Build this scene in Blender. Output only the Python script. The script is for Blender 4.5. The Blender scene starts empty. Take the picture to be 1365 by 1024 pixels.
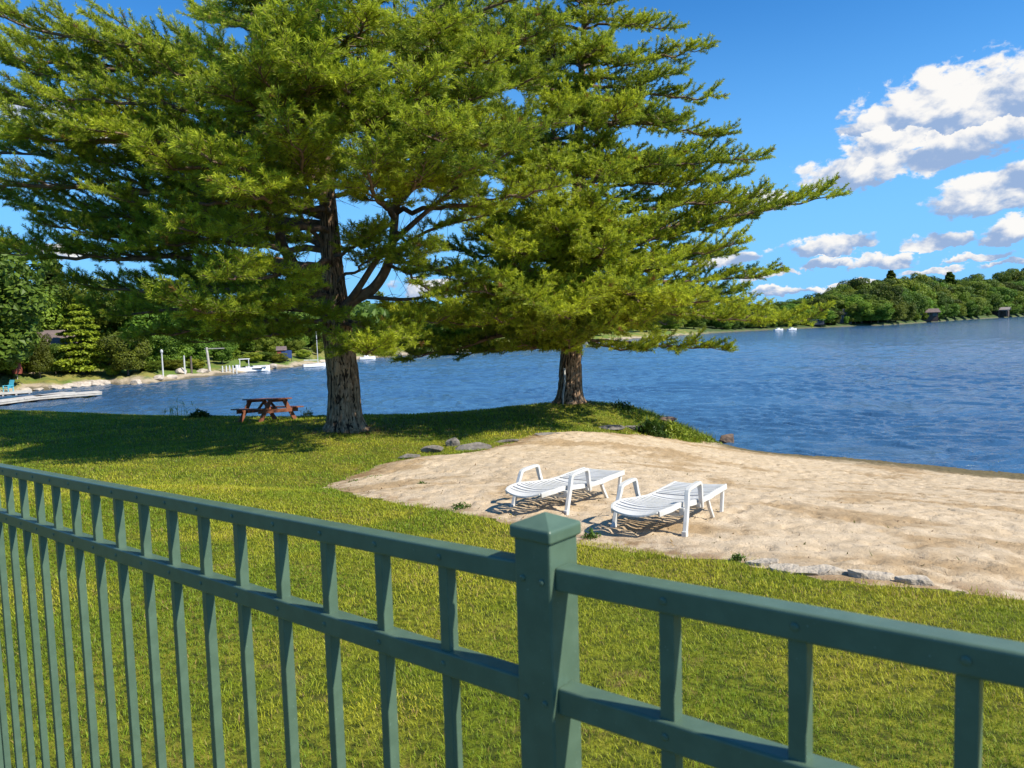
import bpy, math, random
import numpy as np
from mathutils import Vector, Matrix, Euler

rnd = random.Random(7)
rng = np.random.default_rng(11)
S = bpy.context.scene
COL = S.collection
PI = math.pi

# ------------------------------------------------------------------ camera
FPX = 1010.0                      # focal length in pixels of a 1365 px wide frame
PITCH = math.atan(80 / FPX)
ROLL = 0.030
CAM = np.array([0.0, 0.0, 1.5])
Fv = np.array([0, math.cos(PITCH), -math.sin(PITCH)])
U0 = np.array([0, math.sin(PITCH), math.cos(PITCH)])
R0 = np.array([1.0, 0, 0])
Uv = U0 * math.cos(ROLL) + R0 * math.sin(ROLL)
Rv = R0 * math.cos(ROLL) - U0 * math.sin(ROLL)
WATER_Z = -3.3


def ray(px, py):
    d = Rv * (px - 682.5) / FPX + Uv * (512 - py) / FPX + Fv
    return d


def at(px, py, y):
    """world point seen at a photo pixel, y metres in front of the camera"""
    d = ray(px, py)
    return CAM + d * (y / d[1])


def on_water(px, py, z=WATER_Z):
    d = ray(px, py)
    return CAM + d * ((z - CAM[2]) / d[2])


def proj(p):
    v = np.asarray(p) - CAM
    z = v @ Fv
    return 682.5 + FPX * (v @ Rv) / z, 512 - FPX * (v @ Uv) / z


cd = bpy.data.cameras.new('camera')
cd.sensor_width = 36
cd.lens = 36 * FPX / 1365
cd.clip_start = 0.05
cd.clip_end = 9000
cd.dof.use_dof = True
cd.dof.focus_distance = 14
cd.dof.aperture_fstop = 13
cam = bpy.data.objects.new('camera', cd)
COL.objects.link(cam)
cam.matrix_world = Matrix(((Rv[0], Uv[0], -Fv[0], CAM[0]), (Rv[1], Uv[1], -Fv[1], CAM[1]),
                           (Rv[2], Uv[2], -Fv[2], CAM[2]), (0, 0, 0, 1)))
S.camera = cam

# ------------------------------------------------------------------ light
SUN_AZ = math.radians(-28)         # from +X towards +Y
SUN_EL = math.radians(45)
sd = np.array([math.cos(SUN_AZ) * math.cos(SUN_EL), math.sin(SUN_AZ) * math.cos(SUN_EL), math.sin(SUN_EL)])
sl = bpy.data.lights.new('sun', 'SUN')
sl.energy = 4.6
sl.angle = math.radians(0.53)
sl.color = (1.0, 0.93, 0.80)
so = bpy.data.objects.new('sun', sl)
COL.objects.link(so)
so.rotation_euler = Vector(sd).to_track_quat('Z', 'Y').to_euler()

S.view_settings.view_transform = 'Standard'
S.view_settings.look = 'None'
S.view_settings.exposure = 0.72
S.view_settings.gamma = 1


# ------------------------------------------------------------------ node helpers
class NT:
    def __init__(s, tree):
        s.t = tree

    def n(s, typ, **kw):
        x = s.t.nodes.new(typ)
        for k, v in kw.items():
            setattr(x, k, v)
        return x

    def lk(s, a, b):
        s.t.links.new(a, b)

    def put(s, sock, v):
        if hasattr(v, 'is_output') or isinstance(v, bpy.types.NodeSocket):
            s.lk(v, sock)
        else:
            sock.default_value = v

    def m(s, op, a, b=None, c=None, clamp=False):
        x = s.n('ShaderNodeMath', operation=op)
        x.use_clamp = clamp
        s.put(x.inputs[0], a)
        if b is not None:
            s.put(x.inputs[1], b)
        if c is not None:
            s.put(x.inputs[2], c)
        return x.outputs[0]

    def smooth(s, v, lo, hi, a=0.0, b=1.0):
        x = s.n('ShaderNodeMapRange', interpolation_type='SMOOTHSTEP')
        s.put(x.inputs['Value'], v)
        x.inputs['From Min'].default_value = lo
        x.inputs['From Max'].default_value = hi
        x.inputs['To Min'].default_value = a
        x.inputs['To Max'].default_value = b
        return x.outputs[0]

    def noise(s, vec, scale, detail=3, rough=0.55, dist=0.0):
        x = s.n('ShaderNodeTexNoise')
        if vec is not None:
            s.lk(vec, x.inputs['Vector'])
        x.inputs['Scale'].default_value = scale
        x.inputs['Detail'].default_value = detail
        x.inputs['Roughness'].default_value = rough
        x.inputs['Distortion'].default_value = dist
        return x.outputs[0]

    def mix(s, f, a, b):
        x = s.n('ShaderNodeMix', data_type='RGBA')
        s.put(x.inputs[0], f)
        for sock, v in ((x.inputs[6], a), (x.inputs[7], b)):
            if isinstance(v, tuple):
                sock.default_value = (v[0], v[1], v[2], 1)
            else:
                s.lk(v, sock)
        return x.outputs[2]

    def mapping(s, vec, scale=(1, 1, 1), rot=(0, 0, 0), loc=(0, 0, 0)):
        x = s.n('ShaderNodeMapping')
        s.lk(vec, x.inputs[0])
        x.inputs['Scale'].default_value = scale
        x.inputs['Rotation'].default_value = rot
        x.inputs['Location'].default_value = loc
        return x.outputs[0]

    def bump(s, h, strength, dist, normal=None):
        x = s.n('ShaderNodeBump')
        x.inputs['Strength'].default_value = strength
        x.inputs['Distance'].default_value = dist
        s.lk(h, x.inputs['Height'])
        if normal is not None:
            s.lk(normal, x.inputs['Normal'])
        return x.outputs[0]


def material(name):
    m = bpy.data.materials.new(name)
    m.use_nodes = True
    t = m.node_tree
    t.nodes.clear()
    N = NT(t)
    out = N.n('ShaderNodeOutputMaterial')
    bs = N.n('ShaderNodeBsdfPrincipled')
    N.lk(bs.outputs[0], out.inputs[0])
    return m, N, bs, out


def setc(bs, key, c):
    bs.inputs[key].default_value = (c[0], c[1], c[2], 1) if isinstance(c, tuple) else c


def simple(name, c1, c2=None, scale=8, rough=0.6, bump=0.0, bscale=40, stretch=(1, 1, 1), spec=0.4, bdist=0.01):
    m, N, bs, out = material(name)
    tc = N.n('ShaderNodeTexCoord').outputs['Object']
    v = N.mapping(tc, stretch)
    c2 = c2 or tuple(x * 0.75 for x in c1)
    f = N.smooth(N.noise(v, scale, 4), 0.35, 0.65)
    N.lk(N.mix(f, c1, c2), bs.inputs['Base Color'])
    bs.inputs['Roughness'].default_value = rough
    bs.inputs['Specular IOR Level'].default_value = spec
    if bump:
        N.lk(N.bump(N.noise(v, bscale, 4), bump, bdist), bs.inputs['Normal'])
    return m


def leafy(name, trans=0.35):
    """foliage: colour per leaf from the mesh, light partly passing through"""
    m, N, bs, out = material(name)
    at_ = N.n('ShaderNodeAttribute', attribute_name='col')
    N.lk(at_.outputs['Color'], bs.inputs['Base Color'])
    bs.inputs['Roughness'].default_value = 0.5
    bs.inputs['Specular IOR Level'].default_value = 0.25
    tr = N.n('ShaderNodeBsdfTranslucent')
    N.lk(at_.outputs['Color'], tr.inputs['Color'])
    mx = N.n('ShaderNodeMixShader')
    mx.inputs[0].default_value = trans
    N.lk(bs.outputs[0], mx.inputs[1])
    N.lk(tr.outputs[0], mx.inputs[2])
    N.lk(mx.outputs[0], out.inputs[0])
    return m


# ------------------------------------------------------------------ world
def make_world():
    w = bpy.data.worlds.new('World')
    S.world = w
    w.use_nodes = True
    t = w.node_tree
    t.nodes.clear()
    N = NT(t)
    out = N.n('ShaderNodeOutputWorld')
    bg = N.n('ShaderNodeBackground')
    N.lk(bg.outputs[0], out.inputs[0])
    sky = N.n('ShaderNodeTexSky', sky_type='NISHITA')
    sky.sun_disc = False
    sky.sun_elevation = SUN_EL
    sky.sun_rotation = PI / 2 - SUN_AZ
    sky.air_density = 1.0
    sky.dust_density = 0.4
    sky.ozone_density = 3.0
    tc = N.n('ShaderNodeTexCoord').outputs['Generated']
    sp = N.n('ShaderNodeSeparateXYZ')
    N.lk(tc, sp.inputs[0])
    az = N.m('ARCTAN2', sp.outputs[0], sp.outputs[1])
    el = N.m('ARCSINE', sp.outputs[2])
    # deeper blue overhead, clear pale blue towards the horizon
    mul = N.n('ShaderNodeMix', data_type='RGBA', blend_type='MULTIPLY')
    mul.inputs[0].default_value = 1
    N.lk(sky.outputs[0], mul.inputs[6])
    mul.inputs[7].default_value = (0.30, 0.90, 1.40, 1)
    skyc = N.mix(N.smooth(el, 0.42, -0.02, 0, 0.92), mul.outputs[2], (2.0, 4.9, 8.8))
    cx = N.n('ShaderNodeCombineXYZ')
    N.lk(N.m('MULTIPLY', az, 10), cx.inputs[0])
    N.lk(N.m('MULTIPLY', el, 15), cx.inputs[1])
    P = cx.outputs[0]
    big = N.noise(P, 1.35, 6, 0.56, 0.25)
    fine = N.noise(P, 5.5, 6, 0.6, 0.3)
    # the same noise a little towards the sun: its difference gives lit and shaded puffs
    P2 = N.mapping(P, loc=(0.10, 0.16, 0))
    big2 = N.noise(P2, 1.35, 6, 0.56, 0.25)
    relief = N.m('SUBTRACT', big, big2)
    nz = N.m('ADD', N.m('MULTIPLY', N.m('SUBTRACT', big, 0.5), 2.1), N.m('MULTIPLY', N.m('SUBTRACT', fine, 0.5), 1.25))
    # clouds: centre pixel, half width, half height up, half height down, tilt, amount
    clouds = [
        (1285, 158, 140, 70, 36, 0.06, 1.12), (1205, 180, 95, 55, 26, 0.10, 1.08), (1335, 148, 90, 52, 40, 0.0, 1.12), (1262, 206, 120, 26, 22, 0.15, 0.9), (1145, 232, 95, 40, 20, 0.14, 1.0),
        (1345, 258, 108, 42, 26, 0.08, 1.0), (1400, 300, 110, 20, 12, 0.06, 0.9),
        (1105, 332, 72, 24, 10, 0.04, 1.0), (1252, 327, 62, 22, 9, 0.04, 1.0), (1345, 318, 60, 18, 9, 0.04, 0.9),
        (1172, 352, 52, 14, 7, 0.03, 1.05), (1095, 353, 40, 9, 6, 0.03, 1.0), (1300, 345, 60, 10, 6, 0.03, 1.0),
        (1025, 368, 55, 12, 6, 0.03, 0.8), (970, 350, 60, 16, 9, 0.03, 0.9), (1010, 275, 70, 22, 13, 0.1, 0.85),
        (1340, 355, 50, 10, 6, 0.02, 0.7), (930, 390, 70, 9, 6, 0.02, 0.6), (1125, 384, 90, 8, 6, 0.02, 0.85), (1245, 362, 60, 8, 5, 0.02, 0.8), (1040, 390, 60, 7, 5, 0.02, 0.85),
        (75, 165, 150, 34, 16, -0.22, 0.8), (-20, 132, 50, 22, 12, -0.2, 0.85), (85, 340, 80, 17, 10, -0.02, 0.8),
        (585, 385, 70, 22, 14, 0.0, 0.85), (740, 215, 70, 25, 16, 0.05, 0.8), (560, 420, 120, 16, 10, 0, 0.7),
        (-160, 300, 160, 50, 22, 0.05, 0.9), (1560, 180, 120, 70, 30, 0.1, 0.9), (1600, 330, 120, 30, 14, 0.1, 0.9)]
    azw = N.m('ADD', az, N.m('MULTIPLY', N.m('SUBTRACT', N.noise(P, 2.6, 5, 0.6), 0.5), 0.055))
    elw = N.m('ADD', el, N.m('MULTIPLY', N.m('SUBTRACT', N.noise(N.mapping(P, loc=(7, 3, 0)), 2.6, 5, 0.6), 0.5), 0.040))
    fld = None
    shd = None
    for (px, py, w_, hu, hd, tilt, amt) in clouds:
        d = ray(px, py)
        d = d / np.linalg.norm(d)
        a0, e0 = math.atan2(d[0], d[1]), math.asin(d[2])
        k = math.cos(math.atan2(px - 682.5, FPX)) ** 2
        W, HU, HD = w_ / FPX * k, hu / FPX * math.sqrt(k), hd / FPX * math.sqrt(k)
        ux = N.m('SUBTRACT', azw, a0)
        uy = N.m('SUBTRACT', elw, e0)
        uy = N.m('SUBTRACT', uy, N.m('MULTIPLY', ux, tilt))
        dx = N.m('DIVIDE', ux, W)
        up = N.m('DIVIDE', uy, HU)
        dn = N.m('DIVIDE', uy, -HD)
        dy = N.m('MAXIMUM', up, dn)
        r = N.m('SQRT', N.m('ADD', N.m('MULTIPLY', dx, dx), N.m('MULTIPLY', dy, dy)))
        f = N.m('SUBTRACT', amt, r)
        sh = N.m('MULTIPLY', N.m('ADD', up, 1.6), N.m('MULTIPLY', N.m('ADD', f, 0.35), 9, clamp=True))
        fld = f if fld is None else N.m('MAXIMUM', fld, f)
        shd = sh if shd is None else N.m('MAXIMUM', shd, sh)
    dens = N.m('ADD', fld, N.m('MULTIPLY', nz, 0.62))
    alpha = N.smooth(dens, 0.0, 0.24)
    lit = N.m('ADD', N.m('MULTIPLY', N.m('SUBTRACT', shd, 1.62), 1.10), N.m('MULTIPLY', relief, 6.5))
    lit = N.smooth(lit, -0.45, 1.0)
    ccol = N.mix(lit, (2.5, 3.5, 5.4), (7.7, 7.5, 7.2))
    N.lk(N.mix(N.m('MULTIPLY', alpha, 0.97), skyc, ccol), bg.inputs['Color'])
    bg.inputs['Strength'].default_value = 0.079
    try:
        w.cycles.sampling_method = 'MANUAL'
        w.cycles.sample_map_resolution = 512
    except Exception:
        pass


make_world()


# ------------------------------------------------------------------ mesh helpers
class MB:
    """collects simple solids; build() links them as one mesh object"""

    def __init__(s):
        s.v, s.f = [], []

    def add(s, vs, fs):
        b = len(s.v)
        s.v += [tuple(p) for p in vs]
        s.f += [tuple(i + b for i in f) for f in fs]
        return s

    def box(s, c, size, R=None):
        vs = []
        for z in (-1, 1):
            for (x, y) in ((-1, -1), (1, -1), (1, 1), (-1, 1)):
                p = Vector((x * size[0] / 2, y * size[1] / 2, z * size[2] / 2))
                if R is not None:
                    p = R @ p
                vs.append(p + Vector(c))
        return s.add(vs, [(3, 2, 1, 0), (4, 5, 6, 7), (0, 1, 5, 4), (1, 2, 6, 5), (2, 3, 7, 6), (3, 0, 4, 7)])

    def sweep(s, pts, sizes, side=None, n=None, closed_ends=True):
        """square section (w across 'side', h) or n-gon tube along a polyline"""
        pts = [Vector(p) for p in pts]
        rings = []
        for i, p in enumerate(pts):
            t = (pts[min(i + 1, len(pts) - 1)] - pts[max(i - 1, 0)]).normalized()
            if side is not None:
                a = Vector(side) - t * t.dot(Vector(side))
                a.normalize()
            else:
                ref = Vector((0, 0, 1)) if abs(t.z) < 0.9 else Vector((1, 0, 0))
                a = t.cross(ref).normalized()
            b = a.cross(t).normalized()
            sz = sizes[i] if isinstance(sizes, list) else sizes
            if n is None:
                w, h = sz
                rings.append([p + a * (-w / 2) + b * (-h / 2), p + a * (w / 2) + b * (-h / 2),
                              p + a * (w / 2) + b * (h / 2), p + a * (-w / 2) + b * (h / 2)])
            else:
                rings.append([p + (a * math.cos(2 * PI * k / n) + b * math.sin(2 * PI * k / n)) * sz for k in range(n)])
        m = len(rings[0])
        vs = [q for r in rings for q in r]
        fs = []
        for i in range(len(rings) - 1):
            for k in range(m):
                fs.append((i * m + k, i * m + (k + 1) % m, (i + 1) * m + (k + 1) % m, (i + 1) * m + k))
        if closed_ends:
            fs.append(tuple(range(m - 1, -1, -1)))
            fs.append(tuple((len(rings) - 1) * m + k for k in range(m)))
        return s.add(vs, fs)

    def cyl(s, a, b, r, n=10, r2=None):
        return s.sweep([a, b], [r, r if r2 is None else r2], n=n)

    def build(s, name, mat, parent=None, bevel=0.0, segs=2, smooth=False):
        me = bpy.data.meshes.new(name)
        me.from_pydata(s.v, [], s.f)
        me.materials.append(mat)
        if smooth:
            for p in me.polygons:
                p.use_smooth = True
        me.update()
        o = bpy.data.objects.new(name, me)
        COL.objects.link(o)
        if parent is not None:
            o.parent = parent
        if bevel:
            md = o.modifiers.new('bevel', 'BEVEL')
            md.width = bevel
            md.segments = segs
            md.limit_method = 'ANGLE'
            md.angle_limit = math.radians(40)
        return o


def big_mesh(name, v, tris, mat, parent=None, cols=None, smooth=False, quads=None, attrs=None):
    me = bpy.data.meshes.new(name)
    v = np.asarray(v, dtype=np.float32)
    f = np.asarray(tris if quads is None else quads, dtype=np.int32)
    k = f.shape[1]
    me.vertices.add(len(v))
    me.vertices.foreach_set('co', v.ravel())
    me.loops.add(f.size)
    me.loops.foreach_set('vertex_index', f.ravel())
    me.polygons.add(len(f))
    me.polygons.foreach_set('loop_start', np.arange(0, f.size, k, dtype=np.int32))
    me.polygons.foreach_set('use_smooth', np.full(len(f), smooth, dtype=bool))
    me.update(calc_edges=True)
    if cols is not None:
        ca = me.color_attributes.new('col', 'FLOAT_COLOR', 'POINT')
        c4 = np.ones((len(v), 4), dtype=np.float32)
        c4[:, :3] = cols
        ca.data.foreach_set('color', c4.ravel())
    for an, av in (attrs or {}).items():
        a = me.attributes.new(an, 'FLOAT', 'POINT')
        a.data.foreach_set('value', np.asarray(av, dtype=np.float32))
    me.materials.append(mat)
    o = bpy.data.objects.new(name, me)
    COL.objects.link(o)
    if parent is not None:
        o.parent = parent
    return o


def tag(o, label=None, cat=None, group=None, kind=None):
    if label:
        o['label'] = label
    if cat:
        o['category'] = cat
    if group:
        o['group'] = group
    if kind:
        o['kind'] = kind
    return o


def thing(name, loc, label, cat, group=None, rz=0.0):
    o = bpy.data.objects.new(name, None)
    o.empty_display_size = 0.2
    COL.objects.link(o)
    o.location = loc
    o.rotation_euler = (0, 0, rz)
    return tag(o, label, cat, group)


def dup(root, loc, rz=0.0, label=None, group=None, scale=None):
    r = root.copy()
    COL.objects.link(r)
    r.location = loc
    r.rotation_euler = (0, 0, rz)
    if scale is not None:
        r.scale = scale
    if label:
        r['label'] = label
    if group:
        r['group'] = group
    for ch in list(root.children):
        c = ch.copy()
        COL.objects.link(c)
        c.parent = r
        for g in list(ch.children):
            d = g.copy()
            COL.objects.link(d)
            d.parent = c
    return r


# smooth value noise for numpy
def vnoise(x, y, seed=0):
    xi, yi = np.floor(x).astype(np.int64), np.floor(y).astype(np.int64)
    fx, fy = x - xi, y - yi
    fx, fy = fx * fx * (3 - 2 * fx), fy * fy * (3 - 2 * fy)

    def h(a, b):
        n = (a * 374761393 + b * 668265263 + seed * 974634777) & 0xFFFFFFFF
        n = ((n ^ (n >> 13)) * 1274126177) & 0xFFFFFFFF
        n = (n ^ (n >> 16)) & 0xFFFFFF
        return n / float(0xFFFFFF)

    a, b, c, d = h(xi, yi), h(xi + 1, yi), h(xi, yi + 1), h(xi + 1, yi + 1)
    return (a * (1 - fx) + b * fx) * (1 - fy) + (c * (1 - fx) + d * fx) * fy


def fbm(x, y, o=4, seed=0):
    s, a, t = 0, 0.5, 0
    for i in range(o):
        s = s + a * vnoise(x * 2 ** i, y * 2 ** i, seed + i * 17)
        t += a
        a *= 0.5
    return s / t


# ------------------------------------------------------------------ the ground
ctrl = [  # photo pixel and distance of points on the ground
    (780, 725, 7.0), (430, 652, 12.3), (1365, 803, 4.95), (915, 714, 7.4), (755, 688, 8.6), (968, 681, 8.9),
    (1000, 640, 15.2), (700, 622, 13.0), (600, 606, 16.4), (460, 573, 21), (357, 561, 26), (357, 556.3, 29), (290, 556, 29.6), (450, 554.3, 27.6), (560, 552.5, 26.0),
    (640, 547, 27.5), (700, 541, 28.3), (760, 535, 29), (850, 546, 29.6), (932, 580, 28.4), (830, 580, 23.2), (770, 579, 20.5),
    (900, 584, 26), (960, 592.5, 28.4), (1100, 611, 25.4), (1365, 635, 21.9), (1500, 651, 20), (0, 549, 33.5), (-250, 552, 34),
    (220, 556, 30.5), (120, 552, 32.0), (100, 600, 18.4), (0, 700, 8.1), (300, 650, 11.2), (1200, 715, 7.4), (1365, 690, 9.6), (1600, 830, 4.9), (560, 580, 20.5),
    (640, 570, 22.5), (700, 560, 24.0), (1200, 655, 14.0), (1365, 655, 15.0)]
pts = [tuple(at(*c)) for c in ctrl]
pts += [(0.04, 0.8, 0), (-1.4, 2.1, -0.10), (0.5, 0.35, 0.02), (0, -4, 0.15), (7, -4, 0.1), (-8, -4, -0.2), (-9, 4, -0.45), (4, 2.0, -0.2),
        (-20, 8, -1.0), (-22, 20, -1.5), (-40, 20, -1.6), (14, 2, -1.0), (-40, 5, -1.2), (-40, 33, -2.0),
        (-42, 44, -4.6), (-28, 43, -4.6), (-18, 41, -4.6), (-10, 38.5, -4.6), (-3, 34, -4.6), (2.5, 35, -4.6), (7.5, 34.5, -4.8), (11, 31.5, -4.5),
        (17, 29, -4.8), (24, 25, -5), (30, 18, -4.6), (28, 10, -3.1), (18, 19.5, -3.2)]
CP = np.array(pts)


def tps_fit(P, lam=0.02):
    n = len(P)
    d = np.linalg.norm(P[:, None, :2] - P[None, :, :2], axis=2)
    K = np.where(d > 0, d * d * np.log(d + 1e-9), 0) + lam * np.eye(n) * 5
    Q = np.c_[np.ones(n), P[:, :2]]
    A = np.zeros((n + 3, n + 3))
    A[:n, :n] = K
    A[:n, n:] = Q
    A[n:, :n] = Q.T
    return np.linalg.solve(A, np.r_[P[:, 2], np.zeros(3)])


TW = tps_fit(CP)


def gh(x, y):
    x = np.atleast_1d(np.asarray(x, float))
    y = np.atleast_1d(np.asarray(y, float))
    z = TW[-3] + TW[-2] * x + TW[-1] * y
    for i in range(len(CP)):
        d2 = (x - CP[i, 0]) ** 2 + (y - CP[i, 1]) ** 2
        z = z + TW[i] * 0.5 * d2 * np.log(d2 + 1e-12)
    return np.clip(z, -5.2, 0.6)


def g1(x, y):
    return float(gh(x, y)[0])


def on_ground(px, py):
    d = ray(px, py)
    t = np.linspace(1.5, 45, 1500) / d[1]
    P = CAM + d * t[:, None]
    below = P[:, 2] < gh(P[:, 0], P[:, 1])
    i = int(np.argmax(below)) if below.any() else len(t) - 1
    a, b = t[max(i - 1, 0)], t[i]
    for _ in range(18):
        m_ = (a + b) / 2
        p = CAM + d * m_
        if p[2] < g1(p[0], p[1]):
            b = m_
        else:
            a = m_
    p = CAM + d * b
    return Vector((p[0], p[1], g1(p[0], p[1])))


# sand outline traced on the ground
sand_px = [(425, 653), (470, 663), (530, 672), (590, 681), (640, 692), (690, 706), (770, 721), (840, 733), (900, 744), (965, 752),
           (1010, 762), (1060, 771), (1120, 779), (1180, 787), (1250, 794), (1365, 804), (1600, 832)]
sand_up = [(1100, 609.5), (1030, 601), (985, 596.5), (940, 592), (900, 586.5), (860, 581.5), (820, 579), (770, 577), (735, 577), (705, 584), (660, 597), (610, 606),
           (560, 610), (515, 619), (480, 634), (447, 645)]
sandP = [on_ground(*p) for p in sand_px]
sandP += [Vector((24, 8, 0)), Vector((30, 19, 0)), Vector((20, 25.5, 0)), Vector((16, 27, 0))]
sandP += [on_ground(*p) for p in sand_up]
SP = np.array([(p.x, p.y) for p in sandP])


def poly_sd(x, y, P):
    """signed distance to a polygon, positive inside"""
    inside = np.zeros(x.shape, bool)
    d2 = np.full(x.shape, 1e9)
    n = len(P)
    for i in range(n):
        x1, y1 = P[i]
        x2, y2 = P[(i + 1) % n]
        ex, ey = x2 - x1, y2 - y1
        t = np.clip(((x - x1) * ex + (y - y1) * ey) / (ex * ex + ey * ey + 1e-12), 0, 1)
        d2 = np.minimum(d2, (x - x1 - t * ex) ** 2 + (y - y1 - t * ey) ** 2)
        c = (y1 > y) != (y2 > y)
        with np.errstate(divide='ignore', invalid='ignore'):
            xi = x1 + (y - y1) * ex / (ey if ey != 0 else 1e-12)
        inside ^= c & (x < xi)
    d = np.sqrt(d2)
    return np.where(inside, d, -d)


def sand_sd(x, y):
    w = 0.03 * np.hypot(x, y)
    n = (fbm(x * 1.3, y * 1.3, 4, 5) - 0.5) * 0.9 * np.clip(w, 0.2, 0.8)
    return poly_sd(x, y, SP) + n


def grid(x0, x1, y0, y1, step):
    xs = np.arange(x0, x1 + step / 2, step)
    ys = np.arange(y0, y1 + step / 2, step)
    X, Y = np.meshgrid(xs, ys)
    nx, ny = len(xs), len(ys)
    i = np.arange(nx * ny).reshape(ny, nx)
    q = np.stack([i[:-1, :-1], i[:-1, 1:], i[1:, 1:], i[1:, :-1]], -1).reshape(-1, 4)
    return X.ravel(), Y.ravel(), q


def lawn_tone(x, y):
    """0 deep green .. 1 dry straw"""
    a = fbm(x * 0.45 + 3, y * 0.45, 4, 31)
    b = fbm(x * 2.2, y * 2.2 + 9, 3, 77)
    return np.clip((a - 0.42) * 2.0 + (b - 0.5) * 1.3 + 0.24, 0, 1)


def make_lawn():
    X, Y, q = grid(-46, 34, -7, 46, 0.2)
    Z = gh(X, Y) + (fbm(X * 1.1, Y * 1.1, 3, 3) - 0.5) * 0.07 * np.clip(np.hypot(X, Y) / 6 - 0.3, 0, 1)
    Z = Z - 0.14 * np.clip(poly_sd(X, Y, SP) / 0.6 - 0.3, 0, 1)
    keep = (Z[q] > WATER_Z - 1.2).any(1)
    q = q[keep]
    used = np.unique(q)
    remap = np.full(len(X), -1)
    remap[used] = np.arange(len(used))
    V = np.c_[X, Y, Z][used]
    m, N, bs, out = material('lawn_soil')
    geo = N.n('ShaderNodeNewGeometry').outputs['Position']
    sp = N.n('ShaderNodeSeparateXYZ')
    N.lk(geo, sp.inputs[0])
    f1 = N.smooth(N.noise(geo, 0.9, 5), 0.35, 0.65)
    f2 = N.smooth(N.noise(geo, 14, 4), 0.35, 0.68)
    c = N.mix(f1, (0.11, 0.14, 0.009), (0.20, 0.19, 0.02))
    c = N.mix(f2, c, (0.035, 0.045, 0.008))
    c = N.mix(N.smooth(N.noise(geo, 3.1, 4), 0.58, 0.75), c, (0.16, 0.12, 0.035))
    wet = N.smooth(sp.outputs[2], WATER_Z + 0.55, WATER_Z + 0.12)
    c = N.mix(wet, c, (0.07, 0.055, 0.03))
    N.lk(c, bs.inputs['Base Color'])
    bs.inputs['Roughness'].default_value = 0.9
    bs.inputs['Specular IOR Level'].default_value = 0.1
    N.lk(N.bump(N.noise(geo, 45, 3), 0.6, 0.02), bs.inputs['Normal'])
    o = big_mesh('lawn', V, None, m, quads=remap[q], smooth=True)
    tag(o, kind='structure')
    return o


make_lawn()


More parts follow.
